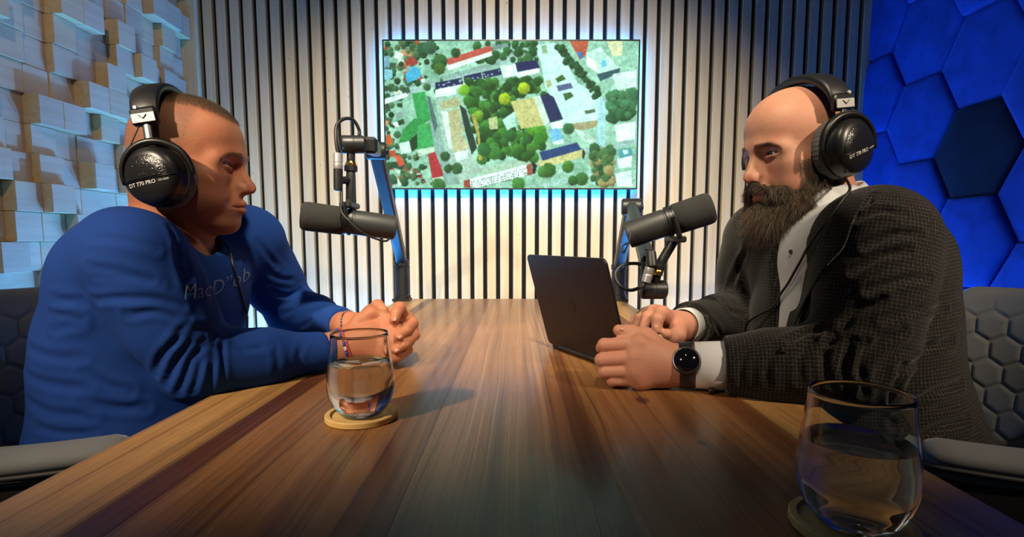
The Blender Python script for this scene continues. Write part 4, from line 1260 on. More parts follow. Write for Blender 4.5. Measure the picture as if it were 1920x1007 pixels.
# ------------------------------------------------------------------ the man in the blue shirt (left)
A = empty('person', (-.80, 1.0, .49)); tag(A, 'man in a blue long-sleeved shirt with clasped hands, wearing headphones', 'person')
A.location = (0, 0, 0)
frA = head_frame(at(343, 306, .985), math.radians(10), math.radians(2), 0, .985)
PA = dict(fat=.005, brow=.0015, nose=.45, fh=.002, lid=.0034, lines=(.040, .050, .060), back=-.006, blush=(.52, .15, .09), lip=(.42, .15, .11), stubble=(.30, .16, .11), scalp=(.13, .075, .045), side=(.24, .155, .105))
shN, shF = at(262, 484, .835), at(468, 452, 1.17)
elN, elF = at(368, 688, .865), at(545, 584, 1.33)
wrN, wrF = at(620, 657, 1.0), at(652, 611, 1.135)
nbA = at(335, 446, .99)
def torsoA(f, o, sh=True):
    f.ell((-.705, 1.0, .66), (.165+o, .175+o, .17+o), .0)
    f.ell((-.700, 1.0, .80), (.155+o, .175+o, .17+o), .06)
    f.ell((-.660, 1.0, .915), (.125+o, .180+o, .11+o), .06)
    cm = Vector((-.675, 1.0, .950))
    f.cap(shN, cm, .056+o, .058+o, .04)
    f.cap(shF, cm, .064+o, .058+o, .04)
    f.cap(nbA+Vector((-.070, -.01, .0)), shN+Vector((-.045, .03, .015)), .036+o, .056+o, .05)
    f.cap(nbA+Vector((-.065, 0, .0)), shF+Vector((-.015, -.02, .008)), .036+o, .050+o, .04)
    f.cap(Vector((-.692, .905, .945)), Vector((-.680, 1.10, .955)), .064+o, .064+o, .05)
def armsA(f, o):
    for s, e, w in ((shN, elN, wrN), (shF, elF, wrF)):
        f.cap(s, e, .055+o, .046+o, .032)
        f.cap(s+(e-s)*.35, s+(e-s)*.6, .056+o, .055+o, .04)
        f.cap(e, w, .046+o, .029+o*.9, .025)
        f.cap(e+(w-e)*.1, e+(w-e)*.45, .048+o, .044+o, .03)
fb = Field(axis((-.95, -.75, .009), (-.75, -.47, .0017), (-.47, -.37, .005), (-.37, -.17, .0018)),
           axis((.74, .87, .008), (.87, 1.16, .0018), (1.16, 1.42, .008)),
           axis((.44, .73, .010), (.73, .885, .0018), (.885, 1.02, .006), (1.02, 1.30, .0017)))
torsoA(fb, -.018); armsA(fb, -.016)
hd = fb                                                     # head and neck
fh_ = Field(fb.ax[0], fb.ax[1], fb.ax[2]); build_head(fh_, frA, PA)
fh_.cap(frA.w((-.028, 0, -.045)), nbA+Vector((-.015, 0, -.02)), .055, .066, .022)
fh_.cap(frA.w((.005, -.045, -.075)), nbA+Vector((.035, -.02, -.005)), .016, .014, .02)      # neck muscle
fh_.cap(frA.w((.03, 0, -.10)), nbA+Vector((.03, .0, .0)), .020, .02, .03)                  # throat
d = fb.D; h = np.clip(.5+.5*(d-fh_.D)/.03, 0, 1); fb.D = d*(1-h)+fh_.D*h-f32(.03)*h*(1-h); del fh_, d, h
def hand_palm(f, wrist, mcps, rw, rk, k=.012, flat=None):
    for m_ in mcps: f.cap(wrist, m_, rw, rk, k, flat=flat)
    for a, b in zip(mcps[:-1], mcps[1:]): f.cap(a, b, rk, rk, k, flat=flat)
# near (right) hand, its back to the camera
R_m = [at(727, 603, 1.045), at(738, 622, 1.03), at(737, 643, 1.02), at(727, 662, 1.015)]
hand_palm(fb, wrN, R_m, .022, .0125, .016)
fb.cap(wrN, at(690, 630, 1.02), .024, .022, .02)
fb.cap(wrN+(elN-wrN)*.35, wrN, .034, .026, .02); fb.cap(wrF+(elF-wrF)*.3, wrF, .033, .025, .02)
for m_, (u2, v2), (u3, v3) in zip(R_m, ((752, 592), (762, 612), (763, 634), (752, 655)), ((735, 588), (745, 606), (747, 628), (738, 650))):
    fb.chain([m_, at(u2, v2, m_.y+.045), at(u3, v3, m_.y+.105), at(u3-28, v3+2, m_.y+.125)], [.0125, .0105, .0095, .008], .006)
fb.chain([at(652, 630, 1.015), at(674, 602, 1.03), at(696, 588, 1.04), at(714, 590, 1.045)], [.018, .0135, .0125, .0095], .008)
# far (left) hand, its fingers closing over the back of the near hand
L_m = [at(757, 594, 1.10), at(766, 606, 1.10), at(768, 625, 1.095), at(758, 644, 1.085)]
hand_palm(fb, wrF, L_m, .022, .0125, .016)
fb.chain([L_m[0], at(749, 577, 1.055), at(743, 587, 1.035), at(739, 600, 1.022)], [.0125, .0115, .0108, .0092], .004)
fb.chain([L_m[1], at(774, 606, 1.055), at(762, 620, 1.02), at(747, 631, 1.000)], [.0122, .0112, .0105, .0092], .004)
fb.chain([L_m[2], at(777, 628, 1.045), at(760, 645, 1.008), at(741, 656, .992)], [.0118, .0108, .0100, .0088], .004)
fb.chain([L_m[3], at(764, 655, 1.035), at(748, 668, 1.008), at(729, 676, .998)], [.0108, .0098, .0092, .0080], .004)
fb.chain([at(672, 606, 1.115), at(694, 584, 1.095), at(708, 573, 1.075), at(720, 581, 1.058)], [.017, .0125, .0115, .009], .008)
V, F = fb.net(); del fb
V = relax(V, F, 1, .4)
VA_, FA_ = V, F
bodyA = body_object('body', V, F, M_skinA, A, head_tint(V.astype(float), frA, PA))
NA = normals(V, F)
M_irisA = plain('iris_blue', (.10, .17, .24), .1)
for s in (-1, 1): eye(A, frA, (.0772, s*.0325, -.0012), (1, -.02, -.02), M_irisA)
nails(A, bodyA, [(at(739, 597, 1.0120), at(739, 603, 1.02)-at(743, 587, 1.035), (-.2, -1, .15)), (at(750, 630, .9905), at(745, 633, .998)-at(762, 620, 1.02), (-.25, -.95, .3)),
                 (at(744, 655, .9825), at(741, 656, .992)-at(760, 645, 1.008), (-.25, -.95, .35)), (at(712, 588, 1.036), (1, 0, -.1), (0, -.7, .75)),
                 (at(716, 577, 1.052), (.7, -.3, -.5), (.2, -.6, .75))], M_nail)
# cropped hair on the scalp, and the brows
q = (V-frA.t) @ frA.R/frA.k
top_, side_ = hair_masks(q); r_ = np.random.default_rng(5)
m_ = np.where((top_ > .4) & (np.abs(q[:, 1]) < .09))[0]; m_ = m_[r_.random(len(m_)) < min(1, 15000/len(m_))*np.clip(top_[m_]*1.3-.3, 0, 1)]
strands('hair', V[m_].astype(float), NA[m_]*.9+(frA.R @ np.array([.45, 0, .1]))[None], .0, .0042*(.7+.6*r_.random(len(m_))), .00020, M_hairA, A, 1, 6)
m_ = np.where((side_ > .5) & (top_ < .5) & (q[:, 2] > -.05))[0]; m_ = m_[r_.random(len(m_)) < min(1, 9000/len(m_))]
strands('shorn_hair', V[m_].astype(float), NA[m_]*.5+(frA.R @ np.array([.3, 0, -.6]))[None], .0, .0016*(.7+.6*r_.random(len(m_))), .00013, M_hairA, A, 1, 7)
def brows(parent, fr, V, N, mat, seed, n=420, z0=.0195):
    q = (V-fr.t) @ fr.R/fr.k; r = np.random.default_rng(seed)
    for s in (-1, 1):
        y = q[:, 1]*s; mid = z0-.002-.011*((y-.030)/.024)**2*(y > .03)-.002*((.03-y)/.02)**2*(y < .03)
        m = np.where((y > .012) & (y < .056) & (np.abs(q[:, 2]-mid) < .0036-.0018*np.clip((y-.03)/.026, 0, 1)) & (q[:, 0] > .05))[0]
        m = r.choice(m, min(n, len(m)*3)) if len(m) else m
        dr = (fr.R @ np.array([-.35, s*.95, .10]))[None]+N[m]*.16
        strands('eyebrow', V[m].astype(float)+r.normal(size=(len(m), 3))*.0004, dr, .0, .0060, .00016, mat, parent, 2, seed+s)
brows(A, frA, V, NA, M_browA, 21, 420)
# --- shirt
fs_ = Field(axis((-.97, -.30, .0033)), axis((.74, 1.42, .0034)), axis((.55, 1.12, .0033)))
torsoA(fs_, .006); armsA(fs_, .007)
fs_.ell((-.71, 1.0, .60), (.178, .188, .12), .05)
# cut: neck hole, sleeve ends, hem
fs_.cap(frA.w((-.028, 0, -.03)), nbA+Vector((-.012, 0, -.015)), .070, .074, .008, op='-')
fs_.cap(at(318, 408, .985), at(362, 430, .965), .072, .052, .012, op='-')
fs_.half(Vector((0, 0, .575)), (0, 0, -1), .006)
for e, w in ((elN, wrN), (elF, wrF)):
    d_ = (w-e).normalized(); c_ = w-d_*(.010 if w is wrN else .025)
    sl = fs_.sl(np.array(c_)-.07, np.array(c_)+.09); x, y, z = fs_.local(sl, Frame(c_))
    pl_ = -(x*f32(d_.x)+y*f32(d_.y)+z*f32(d_.z)); fs_.comb(sl, pl_, .004, '-')
V2, F2 = fs_.net(); del fs_; V2 = relax(V2, F2, 2, .5)
c = Cloth(V2, F2)
for px, w_, dp in (
    (((162, 446), (224, 449), (290, 467)), .0050, .0035), (((166, 500), (224, 508), (282, 522)), .0048, .0036), (((173, 516), (239, 521), (297, 531)), .0045, .0030),
    (((177, 562), (224, 559), (293, 562), (337, 577)), .0050, .0045), (((239, 591), (293, 584), (348, 599)), .0048, .0040), (((323, 642), (348, 613), (385, 613)), .0045, .0045),
    (((290, 701), (312, 657), (370, 621), (399, 632)), .0048, .0055), (((312, 723), (323, 694), (348, 650), (377, 632)), .0045, .0055), (((334, 737), (348, 708), (359, 672), (381, 642)), .0045, .0055),
    (((359, 734), (370, 701), (377, 668)), .0045, .0050), (((392, 728), (396, 700), (398, 672)), .0045, .0040), (((414, 640), (418, 680), (416, 722)), .0035, .0035),
    (((440, 645), (462, 655), (500, 650)), .0045, .0030), (((512, 642), (520, 670), (520, 700)), .005, .0022), (((565, 648), (560, 672), (566, 695)), .0045, .0022),
    (((67, 544), (100, 562), (150, 566)), .0060, .0045), (((60, 573), (100, 591), (150, 592)), .0060, .0045), (((56, 602), (104, 615), (150, 606)), .0060, .0045),
    (((52, 650), (95, 668), (150, 672)), .0065, .0038), (((50, 700), (100, 722), (160, 728)), .0065, .0040), (((52, 750), (105, 775), (170, 778)), .0065, .0040),
    (((70, 800), (120, 812), (175, 812)), .0050, .0035), (((160, 700), (200, 722), (240, 735)), .0060, .0045), (((160, 755), (215, 765), (270, 765)), .0060, .0045),
    (((262, 372), (282, 385), (300, 405)), .0042, .0035), (((285, 375), (318, 425), (333, 480), (345, 525)), .0040, .0035),
    (((378, 490), (392, 530), (398, 580)), .007, .0035), (((340, 470), (352, 505), (356, 540)), .006, .0035), (((440, 480), (446, 520), (450, 570)), .006, .0030),
    (((484, 452), (500, 475), (520, 500)), .0050, .0035), (((495, 500), (520, 520), (550, 525)), .0050, .0035), (((505, 545), (535, 555), (565, 545)), .0050, .0042), (((530, 590), (550, 580), (575, 560)), .0050, .0040),
    (((560, 615), (585, 600), (605, 580)), .0045, .0030)):
    c.fold(px, w_*1.15, dp*.62)
c.V += c.N*((snoise(c.V, 22, 1)-.5)*.003)[:, None]
c.V = relax(c.V, c.F, 2, .4)
c.done(); clothA = c
def knit(name, col, dark, sc=1500):
    t = NT(name); v = t.coord('Object'); n = t.noise(v, 5, 3); n2 = t.noise(v, sc, 1)
    t.set(Base_Color=t.mix(n, dark, col), Roughness=.9)
    t.b.inputs['Specular IOR Level'].default_value = .2
    t.bump(n2, .2, .0006); return t.m
M_shirtA = knit('royal_blue_jersey', (.010, .048, .245), (.008, .040, .21))
shirtA = obj('shirt', mesh_np('shirt', c.V, c.F), M_shirtA, A)
# neckband: a thin roll along the neck hole
def neck_ring(cl, pts, r, name, mat, parent):
    P = [cl.hit(*p, off=.0005) for p in pts]; P = [p for p in P if p is not None]
    MB().tube(spline(P, 6), r, 8).build(name, mat, parent, True)
# lettering on the chest
M_print = plain('faded_print', (.12, .17, .33), .8)
tm = text_mesh('MacD\u201dob', 1.0)
co = np.zeros(len(tm.vertices)*3, f32); tm.vertices.foreach_get('co', co); co = co.reshape(-1, 3)
x0_, x1_ = co[:, 0].min(), co[:, 0].max(); y0_, y1_ = co[:, 1].min(), co[:, 1].max()
vs = []
ok = True
for x, y, z in co:
    s = (x-x0_)/(x1_-x0_); tq = (y-y0_)/(y1_-y0_)
    bx = 345+s*122; by = 562+10*math.sin(s*3.0)-s*46+6*s; hgt = 30-4*s
    p = c.hit(bx+2*tq, by-hgt*tq, .0012)
    if p is None: ok = False; p = Vector((0, 0, 0))
    vs.append(tuple(p))
if ok:
    fs = [tuple(p.vertices) for p in tm.polygons]
    lt = obj('lettering', mesh_np('lettering', vs, None, fs, False), M_print, shirtA); lt['label'] = 'pale chest lettering'
# --- jeans and shoes
t = NT('denim'); v = t.coord('Object'); wv = t.noise(v, 700, 2); n = t.noise(v, 12, 3)
t.set(Base_Color=t.mix(n, (.035, .06, .11), (.09, .14, .21)), Roughness=.85); t.bump(wv, .3, .0006); M_denim = t.m
M_shoe = plain('shoe_dark', (.03, .03, .032), .6)
def trousers(parent, sx, cx_, cy_, mat, big, name, shoe):
    f = Field(axis((min(cx_-sx*.25, cx_+sx*.62), max(cx_-sx*.25, cx_+sx*.62), .008)), axis((cy_-.30, cy_+.30, .008)), axis((.06, .72, .008)))
    f.ell((cx_, cy_, .585), (.150+big, .165+big, .085), .0)
    for s in (-1, 1):
        hip = (cx_+sx*.04, cy_+s*.085, .572); kn = (cx_+sx*.44, cy_+s*.13, .575); an = (cx_+sx*.42, cy_+s*.13, .12)
        f.cap(hip, kn, .080+big*.5, .062, .03); f.cap(kn, an, .062, .048, .02)
    f.half((0, 0, .655), (0, 0, 1), .01); f.half((0, 0, .10), (0, 0, -1), .004)
    V, F = f.net(); V = relax(V, F, 2); o = obj(name, mesh_np(name, V, F), mat, parent)
    for s in (-1, 1):
        f = Field(axis((cx_+sx*.42-.16, cx_+sx*.42+.22, .005)) if sx > 0 else axis((cx_+sx*.42-.22, cx_+sx*.42+.16, .005)), axis((cy_+s*.13-.08, cy_+s*.13+.08, .005)), axis((-.02, .18, .005)))
        b = cx_+sx*.40
        f.cap((b-sx*.03, cy_+s*.13, .045), (b+sx*.15, cy_+s*.13, .035), .044, .036, .0); f.cap((b, cy_+s*.13, .06), (b+sx*.01, cy_+s*.13, .13), .045, .042, .02)
        f.half((0, 0, .003), (0, 0, -1), .002)
        V, F = f.net(); obj('shoe', mesh_np('shoe', V, F), shoe, parent)
    return o
trousers(A, 1, -.74, 1.0, M_denim, .012, 'jeans', M_shoe)
# ------------------------------------------------------------------ the bearded man in the jacket (right)
B = empty('person', (0, 0, 0)); tag(B, 'bald bearded man in a dark checked jacket, wearing headphones', 'person')
frB = head_frame(at(1496, 281, 1.02), math.radians(180+12), math.radians(9), 0, .945)
PB = dict(fat=.007, brow=.0005, nose=.45, fh=.004, lid=.0034, blush=(.56, .20, .13), lip=(.50, .16, .13))
shN, shF = at(1652, 452, .82), at(1424, 448, 1.17)
elN, elF = at(1606, 690, .805), at(1398, 600, 1.24)
wrN, wrF = at(1282, 684, .872), at(1277, 612, 1.015)
nbB = at(1540, 412, 1.01)
def torsoB(f, o):
    f.ell((.655, 1.0, .66), (.172+o, .195+o, .17+o), .0)
    f.ell((.625, 1.0, .82), (.155+o, .190+o, .18+o), .06)
    f.ell((.615, 1.0, .94), (.130+o, .185+o, .13+o), .06)
    f.cap(shN+Vector((.0, .03, -.005)), shF+Vector((0, -.03, -.005)), .070+o, .066+o, .05)
    f.cap(nbB+Vector((.045, 0, -.015)), shN+Vector((.01, .02, .015)), .046+o, .054+o, .04)
    f.cap(nbB+Vector((.045, 0, -.015)), shF+Vector((.01, -.02, .015)), .046+o, .050+o, .04)
    f.cap(Vector((.630, .90, .97)), Vector((.630, 1.10, .97)), .066+o, .066+o, .05)
def armsB(f, o, cuff=0.0):
    for s, e, w in ((shN, elN, wrN), (shF, elF, wrF)):
        f.cap(s, e, .066+o, .054+o, .03)
        f.cap(s+(e-s)*.35, s+(e-s)*.65, .066+o, .062+o, .03)
        f.cap(e, w, .052+o, .030+cuff+o*.9, .025)
        f.cap(e+(w-e)*.1, e+(w-e)*.45, .054+o, .048+o, .03)
fb = Field(axis((.12, .36, .0018), (.36, .40, .004), (.40, .66, .0017), (.66, .96, .010)),
           axis((.70, .83, .0026), (.83, 1.13, .0018), (1.13, 1.36, .009)),
           axis((.44, .735, .010), (.735, .885, .0018), (.885, 1.02, .006), (1.02, 1.30, .0017)))
torsoB(fb, -.020); armsB(fb, -.016)
fh_ = Field(fb.ax[0], fb.ax[1], fb.ax[2]); build_head(fh_, frB, PB)
fh_.cap(frB.w((-.028, 0, -.045)), nbB+Vector((.015, 0, -.02)), .058, .068, .022)
fh_.cap(frB.w((.03, 0, -.10)), nbB+Vector((-.03, .0, .0)), .022, .02, .03)
d = fb.D; h = np.clip(.5+.5*(d-fh_.D)/.03, 0, 1); fb.D = d*(1-h)+fh_.D*h-f32(.03)*h*(1-h); del fh_, d, h
# near (left) hand: loose fist, its back to the camera, little finger on the table
Lm = [at(1197, 645, .868), at(1191, 671, .862), at(1190, 695, .860), at(1200, 713, .862)]
hand_palm(fb, wrN, Lm, .023, .0130, .016)
fb.cap(wrN, at(1225, 676, .872), .026, .026, .02)
fb.cap(wrN+(elN-wrN)*.4, wrN, .034, .026, .02); fb.cap(wrF+(elF-wrF)*.3, wrF, .032, .025, .02)
fb.cap(at(1240, 700, .880), at(1205, 708, .885), .022, .018, .02)
fing = [((1133, 647, .874), (1129, 652, .906), (1150, 657, .918)), ((1128, 675, .866), (1127, 677, .902), (1150, 678, .914)),
        ((1134, 697, .864), (1135, 698, .900), (1158, 697, .910)), ((1148, 713, .866), (1150, 712, .895), (1168, 710, .905))]
rad = [(.0128, .0112, .0102, .0085), (.0130, .0112, .0102, .0085), (.0120, .0104, .0096, .008), (.0108, .0094, .0086, .0075)]
for m_, g_, r_ in zip(Lm, fing, rad):
    fb.chain([m_]+[at(*p) for p in g_], list(r_), .0035)
for m_ in Lm[:3]: fb.ell(Vector(m_)+Vector((0, -.0055, .002)), (.011, .008, .009), .008)         # knuckles
fb.chain([at(1238, 655, .885), at(1212, 632, .890), at(1184, 624, .888), at(1160, 619, .884)], [.019, .0145, .0118, .0095], .010)
# far (right) hand over the keyboard
Rm = [at(1240, 588, .985), at(1226, 588, 1.005), at(1214, 592, 1.025), at(1206, 597, 1.04)]
hand_palm(fb, wrF, Rm, .021, .0125, .014)
fb.chain([Rm[0], at(1233, 598, .955), at(1231, 618, .950)], [.0125, .0115, .0092], .003)
fb.chain([Rm[1], at(1214, 594, .985), at(1207, 616, .975)], [.0120, .0110, .0090], .003)
fb.chain([Rm[2], at(1199, 598, 1.01), at(1190, 618, 1.0)], [.0115, .0105, .0088], .003)
fb.chain([Rm[3], at(1192, 600, 1.035), at(1186, 608, 1.02)], [.0105, .0095, .008], .003)
fb.chain([at(1272, 612, .995), at(1270, 628, .97), at(1258, 632, .955), at(1251, 626, .945)], [.019, .0145, .0118, .0095], .008)
V, F = fb.net(); del fb
V = relax(V, F, 1, .4)
VB_, FB_ = V, F
bodyB = body_object('body', V, F, M_skinB, B, head_tint(V.astype(float), frB, PB))
NB = normals(V, F)
M_irisB = plain('iris_brown', (.035, .024, .018), .1)
for s in (-1, 1): eye(B, frB, (.0772, s*.0325, -.0010), (1, -.10, -.02), M_irisB)
brows(B, frB, V, NB, M_browB, 31, 900, .0185)
nails(B, bodyB, [(at(1168, 615.5, .8765), at(1160, 619, .884)-at(1184, 624, .888), (.1, -.75, .65)), (at(1231, 616, .9415), (0, 0, -1), (-.1, -1, .1))], M_nail)
# --- beard: a dense core and hairs
fc = Field(axis((.36, .62, .0026)), axis((.90, 1.14, .0026)), axis((.94, 1.16, .0026)))
q_ = frB
for s in (-1, 1):
    fc.chain([(.000, s*.067, -.042), (.022, s*.067, -.066), (.055, s*.052, -.100), (.080, s*.026, -.125)], [.008, .015, .020, .020], .02, q_)
    fc.chain([(.045, s*.058, -.062), (.075, s*.044, -.072), (.092, s*.030, -.074)], [.010, .012, .010], .012, q_)
    fc.cap((.108, s*.004, -.0605), (.090, s*.034, -.073), .0085, .0085, .008, q_)
fc.ell((.076, 0, -.118), (.030, .042, .032), .02, q_)
fc.cap((.076, 0, -.125), (.066, 0, -.170), .030, .016, .02, q_)
fc.cap((.090, 0, -.105), (.098, 0, -.101), .014, .013, .01, q_)
fc.ell((.107, 0, -.078), (.020, .021, .0085), .006, q_, '-')
fc.ell((.112, 0, -.0945), (.010, .010, .006), .004, q_, '-')
Vb, Fb = fc.net(); Vb = relax(Vb, Fb, 2); Nb = normals(Vb, Fb)
Vb = Vb+Nb*((snoise(Vb.astype(float), 170, 3)-.5)*.006)[:, None]
beard = obj('beard', mesh_np('beard', Vb, Fb), M_beardcore, B)
r_ = np.random.default_rng(9)
pick = r_.choice(len(Vb), 23000)
qb = (Vb[pick]-frB.t) @ frB.R/frB.k
dn_ = frB.R @ np.array([.10, 0, -1.0])
ok_ = ~((np.abs(qb[:, 1]) < .021) & (qb[:, 0] > .088) & (qb[:, 2] < -.0690) & (qb[:, 2] > -.0880))
pick = pick[ok_]; qb = qb[ok_]
dirs = Nb[pick]*.55+dn_[None]*(.75)
mst = (qb[:, 2] > -.072) & (np.abs(qb[:, 1]) < .036)
dirs[mst] = Nb[pick][mst]*.5+(np.sign(qb[mst, 1])[:, None]*(frB.R @ np.array([0, .8, 0]))[None])+dn_[None]*.6
dirs /= np.linalg.norm(dirs, axis=1, keepdims=True)
Lh = np.clip(.008+.015*np.clip((-.06-qb[:, 2])/.07, 0, 1), .008, .03)*(.6+.8*r_.random(len(pick)))
Lh[mst] = .0075*(.6+.6*r_.random(mst.sum()))
hb = strands('beard_hairs', Vb[pick].astype(float)-Nb[pick]*.001, dirs, .12, Lh*1.15, .00029, M_beard, beard, 3, 12, jit=.15); hb['kind'] = 'stuff'
# stubble climbing the side of the face
qv = (V-frB.t) @ frB.R/frB.k
sd_ = np.where((np.abs(qv[:, 1]) > .045) & (qv[:, 0] < .06) & (qv[:, 0] > -.02) & (qv[:, 2] < -.022) & (qv[:, 2] > -.08))[0]
sd_ = sd_[r_.random(len(sd_)) < min(1, 3000/len(sd_))]
hb2 = strands('sideburn_hairs', V[sd_].astype(float), NB[sd_]*.5+dn_[None]*.8, .1, .010, .00026, M_beard, beard, 2, 13, jit=.15); hb2['kind'] = 'stuff'
# --- white shirt
M_white = knit('white_cotton', (.66, .68, .70), (.60, .62, .64), 1800)
M_btn = plain('shirt_button', (.02, .02, .022), .4)
fs_ = Field(axis((.40, .92, .005)), axis((.74, 1.28, .005)), axis((.46, 1.10, .005)))
torsoB(fs_, -.006)
fs_.cap(frB.w((-.028, 0, -.02)), nbB+Vector((.010, 0, -.015)), .066, .074, .008, op='-')
fs_.half(Vector((0, 0, .60)), (0, 0, -1), .006)
V2, F2 = fs_.net(); del fs_; V2 = relax(V2, F2, 2); cs = Cloth(V2, F2)
shirtB = obj('shirt', mesh_np('shirt', cs.V, cs.F), M_white, B)
# collar: an open band round the neck, standing to the ear cups
ax0 = Vector(frB.w((-.026, 0, -.06))); ax1 = nbB+Vector((.010, 0, -.02)); dz_ = (ax0-ax1).normalized()
fx = Vector(frB.R[:, 0]); fx = (fx-dz_*fx.dot(dz_)).normalized(); fy = dz_.cross(fx)
def collar(name, a0, a1, prof, mat, parent, thick=.0025, tip=.0):
    n = 44; vs = []; fs = []; m_ = len(prof)
    for i in range(n+1):
        a = a0+(a1-a0)*i/n; dr = fx*math.cos(a)+fy*math.sin(a)
        e = (i/n-.5)*2
        for r, z in prof:
            zz = z-tip*max(0, abs(e)-.55)/.45*(1 if r > prof[0][0] else .6)
            vs.append(tuple(ax1+dr*r*(1+.10*max(0, math.cos(a)))+dz_*zz))
    for i in range(n):
        for j in range(m_-1): fs.append((i*m_+j, (i+1)*m_+j, (i+1)*m_+j+1, i*m_+j+1))
    o = obj(name, mesh_np(name, vs, None, fs, True), mat, parent)
    md = o.modifiers.new('thick', 'SOLIDIFY'); md.thickness = thick; md.offset = 0
    return o
collar('collar', -math.pi+.55-2.6, math.pi-.55-.0, [(.073, .055), (.0745, .072), (.078, .076), (.082, .066), (.087, .035), (.090, .020)], M_white, shirtB, .002, .03)
# --- jacket
jk = Field(axis((.30, .96, .0040)), axis((.68, 1.36, .0042)), axis((.46, 1.14, .0040)))
torsoB(jk, .006); armsB(jk, .008, .010)
jk.ell((.665, 1.0, .60), (.190, .205, .13), .05)
jk.cap(frB.w((-.028, 0, -.02)), nbB+Vector((.010, 0, -.015)), .078, .084, .008, op='-')
jk.half(Vector((0, 0, .545)), (0, 0, -1), .008)
for e, w_, s_ in ((elN, wrN, .062), (elF, wrF, .030)):
    d_ = (w_-e).normalized(); c_ = w_-d_*s_
    sl = jk.sl(np.array(c_)-.09, np.array(c_)+.11); x, y, z = jk.local(sl, Frame(c_))
    jk.comb(sl, -(x*f32(d_.x)+y*f32(d_.y)+z*f32(d_.z)), .003, '-')
# open front: a wedge of the chest from the collar down to the table, seen from the far lapel to the near one
top_ = at(1552, 372, .93); n1 = at(1560, 400, .90); b0 = at(1410, 705, .95); b1 = at(1455, 690, .95)
fr_top, fr_bot = at(1520, 420, .96), at(1425, 690, 1.02)
jk.chain([at(1548, 372, .935), at(1520, 430, .930), at(1486, 500, .93), at(1462, 580, .93), at(1440, 680, .95), at(1430, 740, .95)], [.052, .048, .042, .034, .028, .022], .010, op='-')
V3, F3 = jk.net(); del jk; V3 = relax(V3, F3, 5); cj = Cloth(V3, F3)
for px, w_, dp in (
    (((1700, 470), (1650, 480), (1600, 510)), .006, .006), (((1740, 520), (1690, 525), (1630, 545)), .006, .006), (((1770, 580), (1720, 580), (1660, 600)), .006, .005),
    (((1720, 440), (1670, 440), (1625, 462)), .006, .005), (((1690, 400), (1650, 395), (1610, 410)), .006, .0045), (((1650, 560), (1600, 590), (1560, 640)), .007, .006),
    (((1690, 620), (1640, 650), (1610, 700)), .007, .007), (((1600, 640), (1585, 680), (1590, 725)), .006, .006), (((1560, 630), (1545, 670), (1550, 720)), .006, .005),
    (((1620, 640), (1612, 690), (1620, 740)), .006, .006), (((1520, 640), (1500, 672), (1500, 715)), .006, .004), (((1460, 650), (1440, 680), (1440, 720)), .006, .0035),
    (((1400, 655), (1390, 690), (1392, 730)), .005, .003), (((1560, 620), (1520, 622), (1480, 640)), .007, .005), (((1780, 640), (1740, 650), (1690, 690)), .008, .006),
    (((1800, 720), (1750, 735), (1700, 770)), .008, .006), (((1810, 790), (1760, 800), (1710, 830)), .008, .005), (((1690, 690), (1680, 740), (1690, 800)), .008, .006),
    (((1660, 345), (1640, 365), (1625, 390)), .005, .0045), (((1350, 560), (1365, 580), (1390, 590)), .006, .004), (((1330, 600), (1345, 615), (1350, 630)), .005, .003),
    (((1400, 470), (1385, 500), (1370, 540)), .007, .005)):
    cj.fold(px, w_*.85, dp*1.0)
cj.V += cj.N*((snoise(cj.V, 22, 8)-.5)*.003)[:, None]
cj.V = relax(cj.V, cj.F, 1, .4)
cj.done()
# weave coordinates follow trunk and sleeves
def weave_coords(P):
    bones = [(Vector((.68, 1.0, .55)), Vector((.63, 1.0, 1.05)), .17, Vector((1, 0, 0))), (shN, elN, .066, Vector((.3, 1, 0))), (elN, wrN, .052, Vector((.3, 1, 0))),
             (shF, elF, .066, Vector((1, .6, .3))), (elF, wrF, .052, Vector((1, 1, 0)))]
    best = np.full(len(P), 9.0); uvw = np.zeros((len(P), 3), f32)
    for i, (a, b, r, ref) in enumerate(bones):
        a_ = np.array(a); d_ = np.array(b)-a_; L = np.linalg.norm(d_); d_ = d_/L
        tt = (P-a_) @ d_; cl = np.clip(tt, 0, L); rad_ = P-a_-cl[:, None]*d_; dist = np.linalg.norm(rad_, axis=1)/r
        x_ = np.array(ref); x_ = x_-d_*(x_ @ d_); x_ /= np.linalg.norm(x_); y_ = np.cross(d_, x_)
        an = np.arctan2(rad_ @ y_, rad_ @ x_); m = dist < best; best[m] = dist[m]
        uvw[m, 0] = (an*r)[m]; uvw[m, 1] = tt[m]+i*3.17; uvw[m, 2] = i
    return uvw
t = NT('checked_wool'); a_ = t.n('ShaderNodeAttribute', attribute_name='weave')
sp = t.n('ShaderNodeSeparateXYZ'); t.put(sp.inputs[0], a_.outputs['Vector'])
v = t.coord('Object'); wob = t.math('MULTIPLY', t.math('SUBTRACT', t.noise(v, 120, 2), .5), .0020)
def lines(c, period, wd):
    f_ = t.math('FRACT', t.math('DIVIDE', t.math('ADD', c, t.math('ADD', wob, 10.0)), period)); return t.math('LESS_THAN', f_, wd)
l1 = lines(sp.outputs[0], .0050, .18); l2 = lines(sp.outputs[1], .0056, .17)
brk = t.ramp(t.noise(v, 420, 2), [(.38, (0, 0, 0)), (.62, (1, 1, 1))])
ln = t.math('MULTIPLY', t.math('MAXIMUM', l1, l2), t.math('ADD', .25, t.math('MULTIPLY', brk, .75)))
n = t.noise(v, 18, 3)
t.set(Base_Color=t.mix(ln, t.mix(n, (.007, .0058, .0055), (.012, .0098, .0092)), (.074, .067, .058)), Roughness=.9, Sheen_Weight=.12, Sheen_Roughness=.5)
t.b.inputs['Specular IOR Level'].default_value = .15
t.bump(t.noise(v, 900, 2), .4, .0008); M_check = t.m
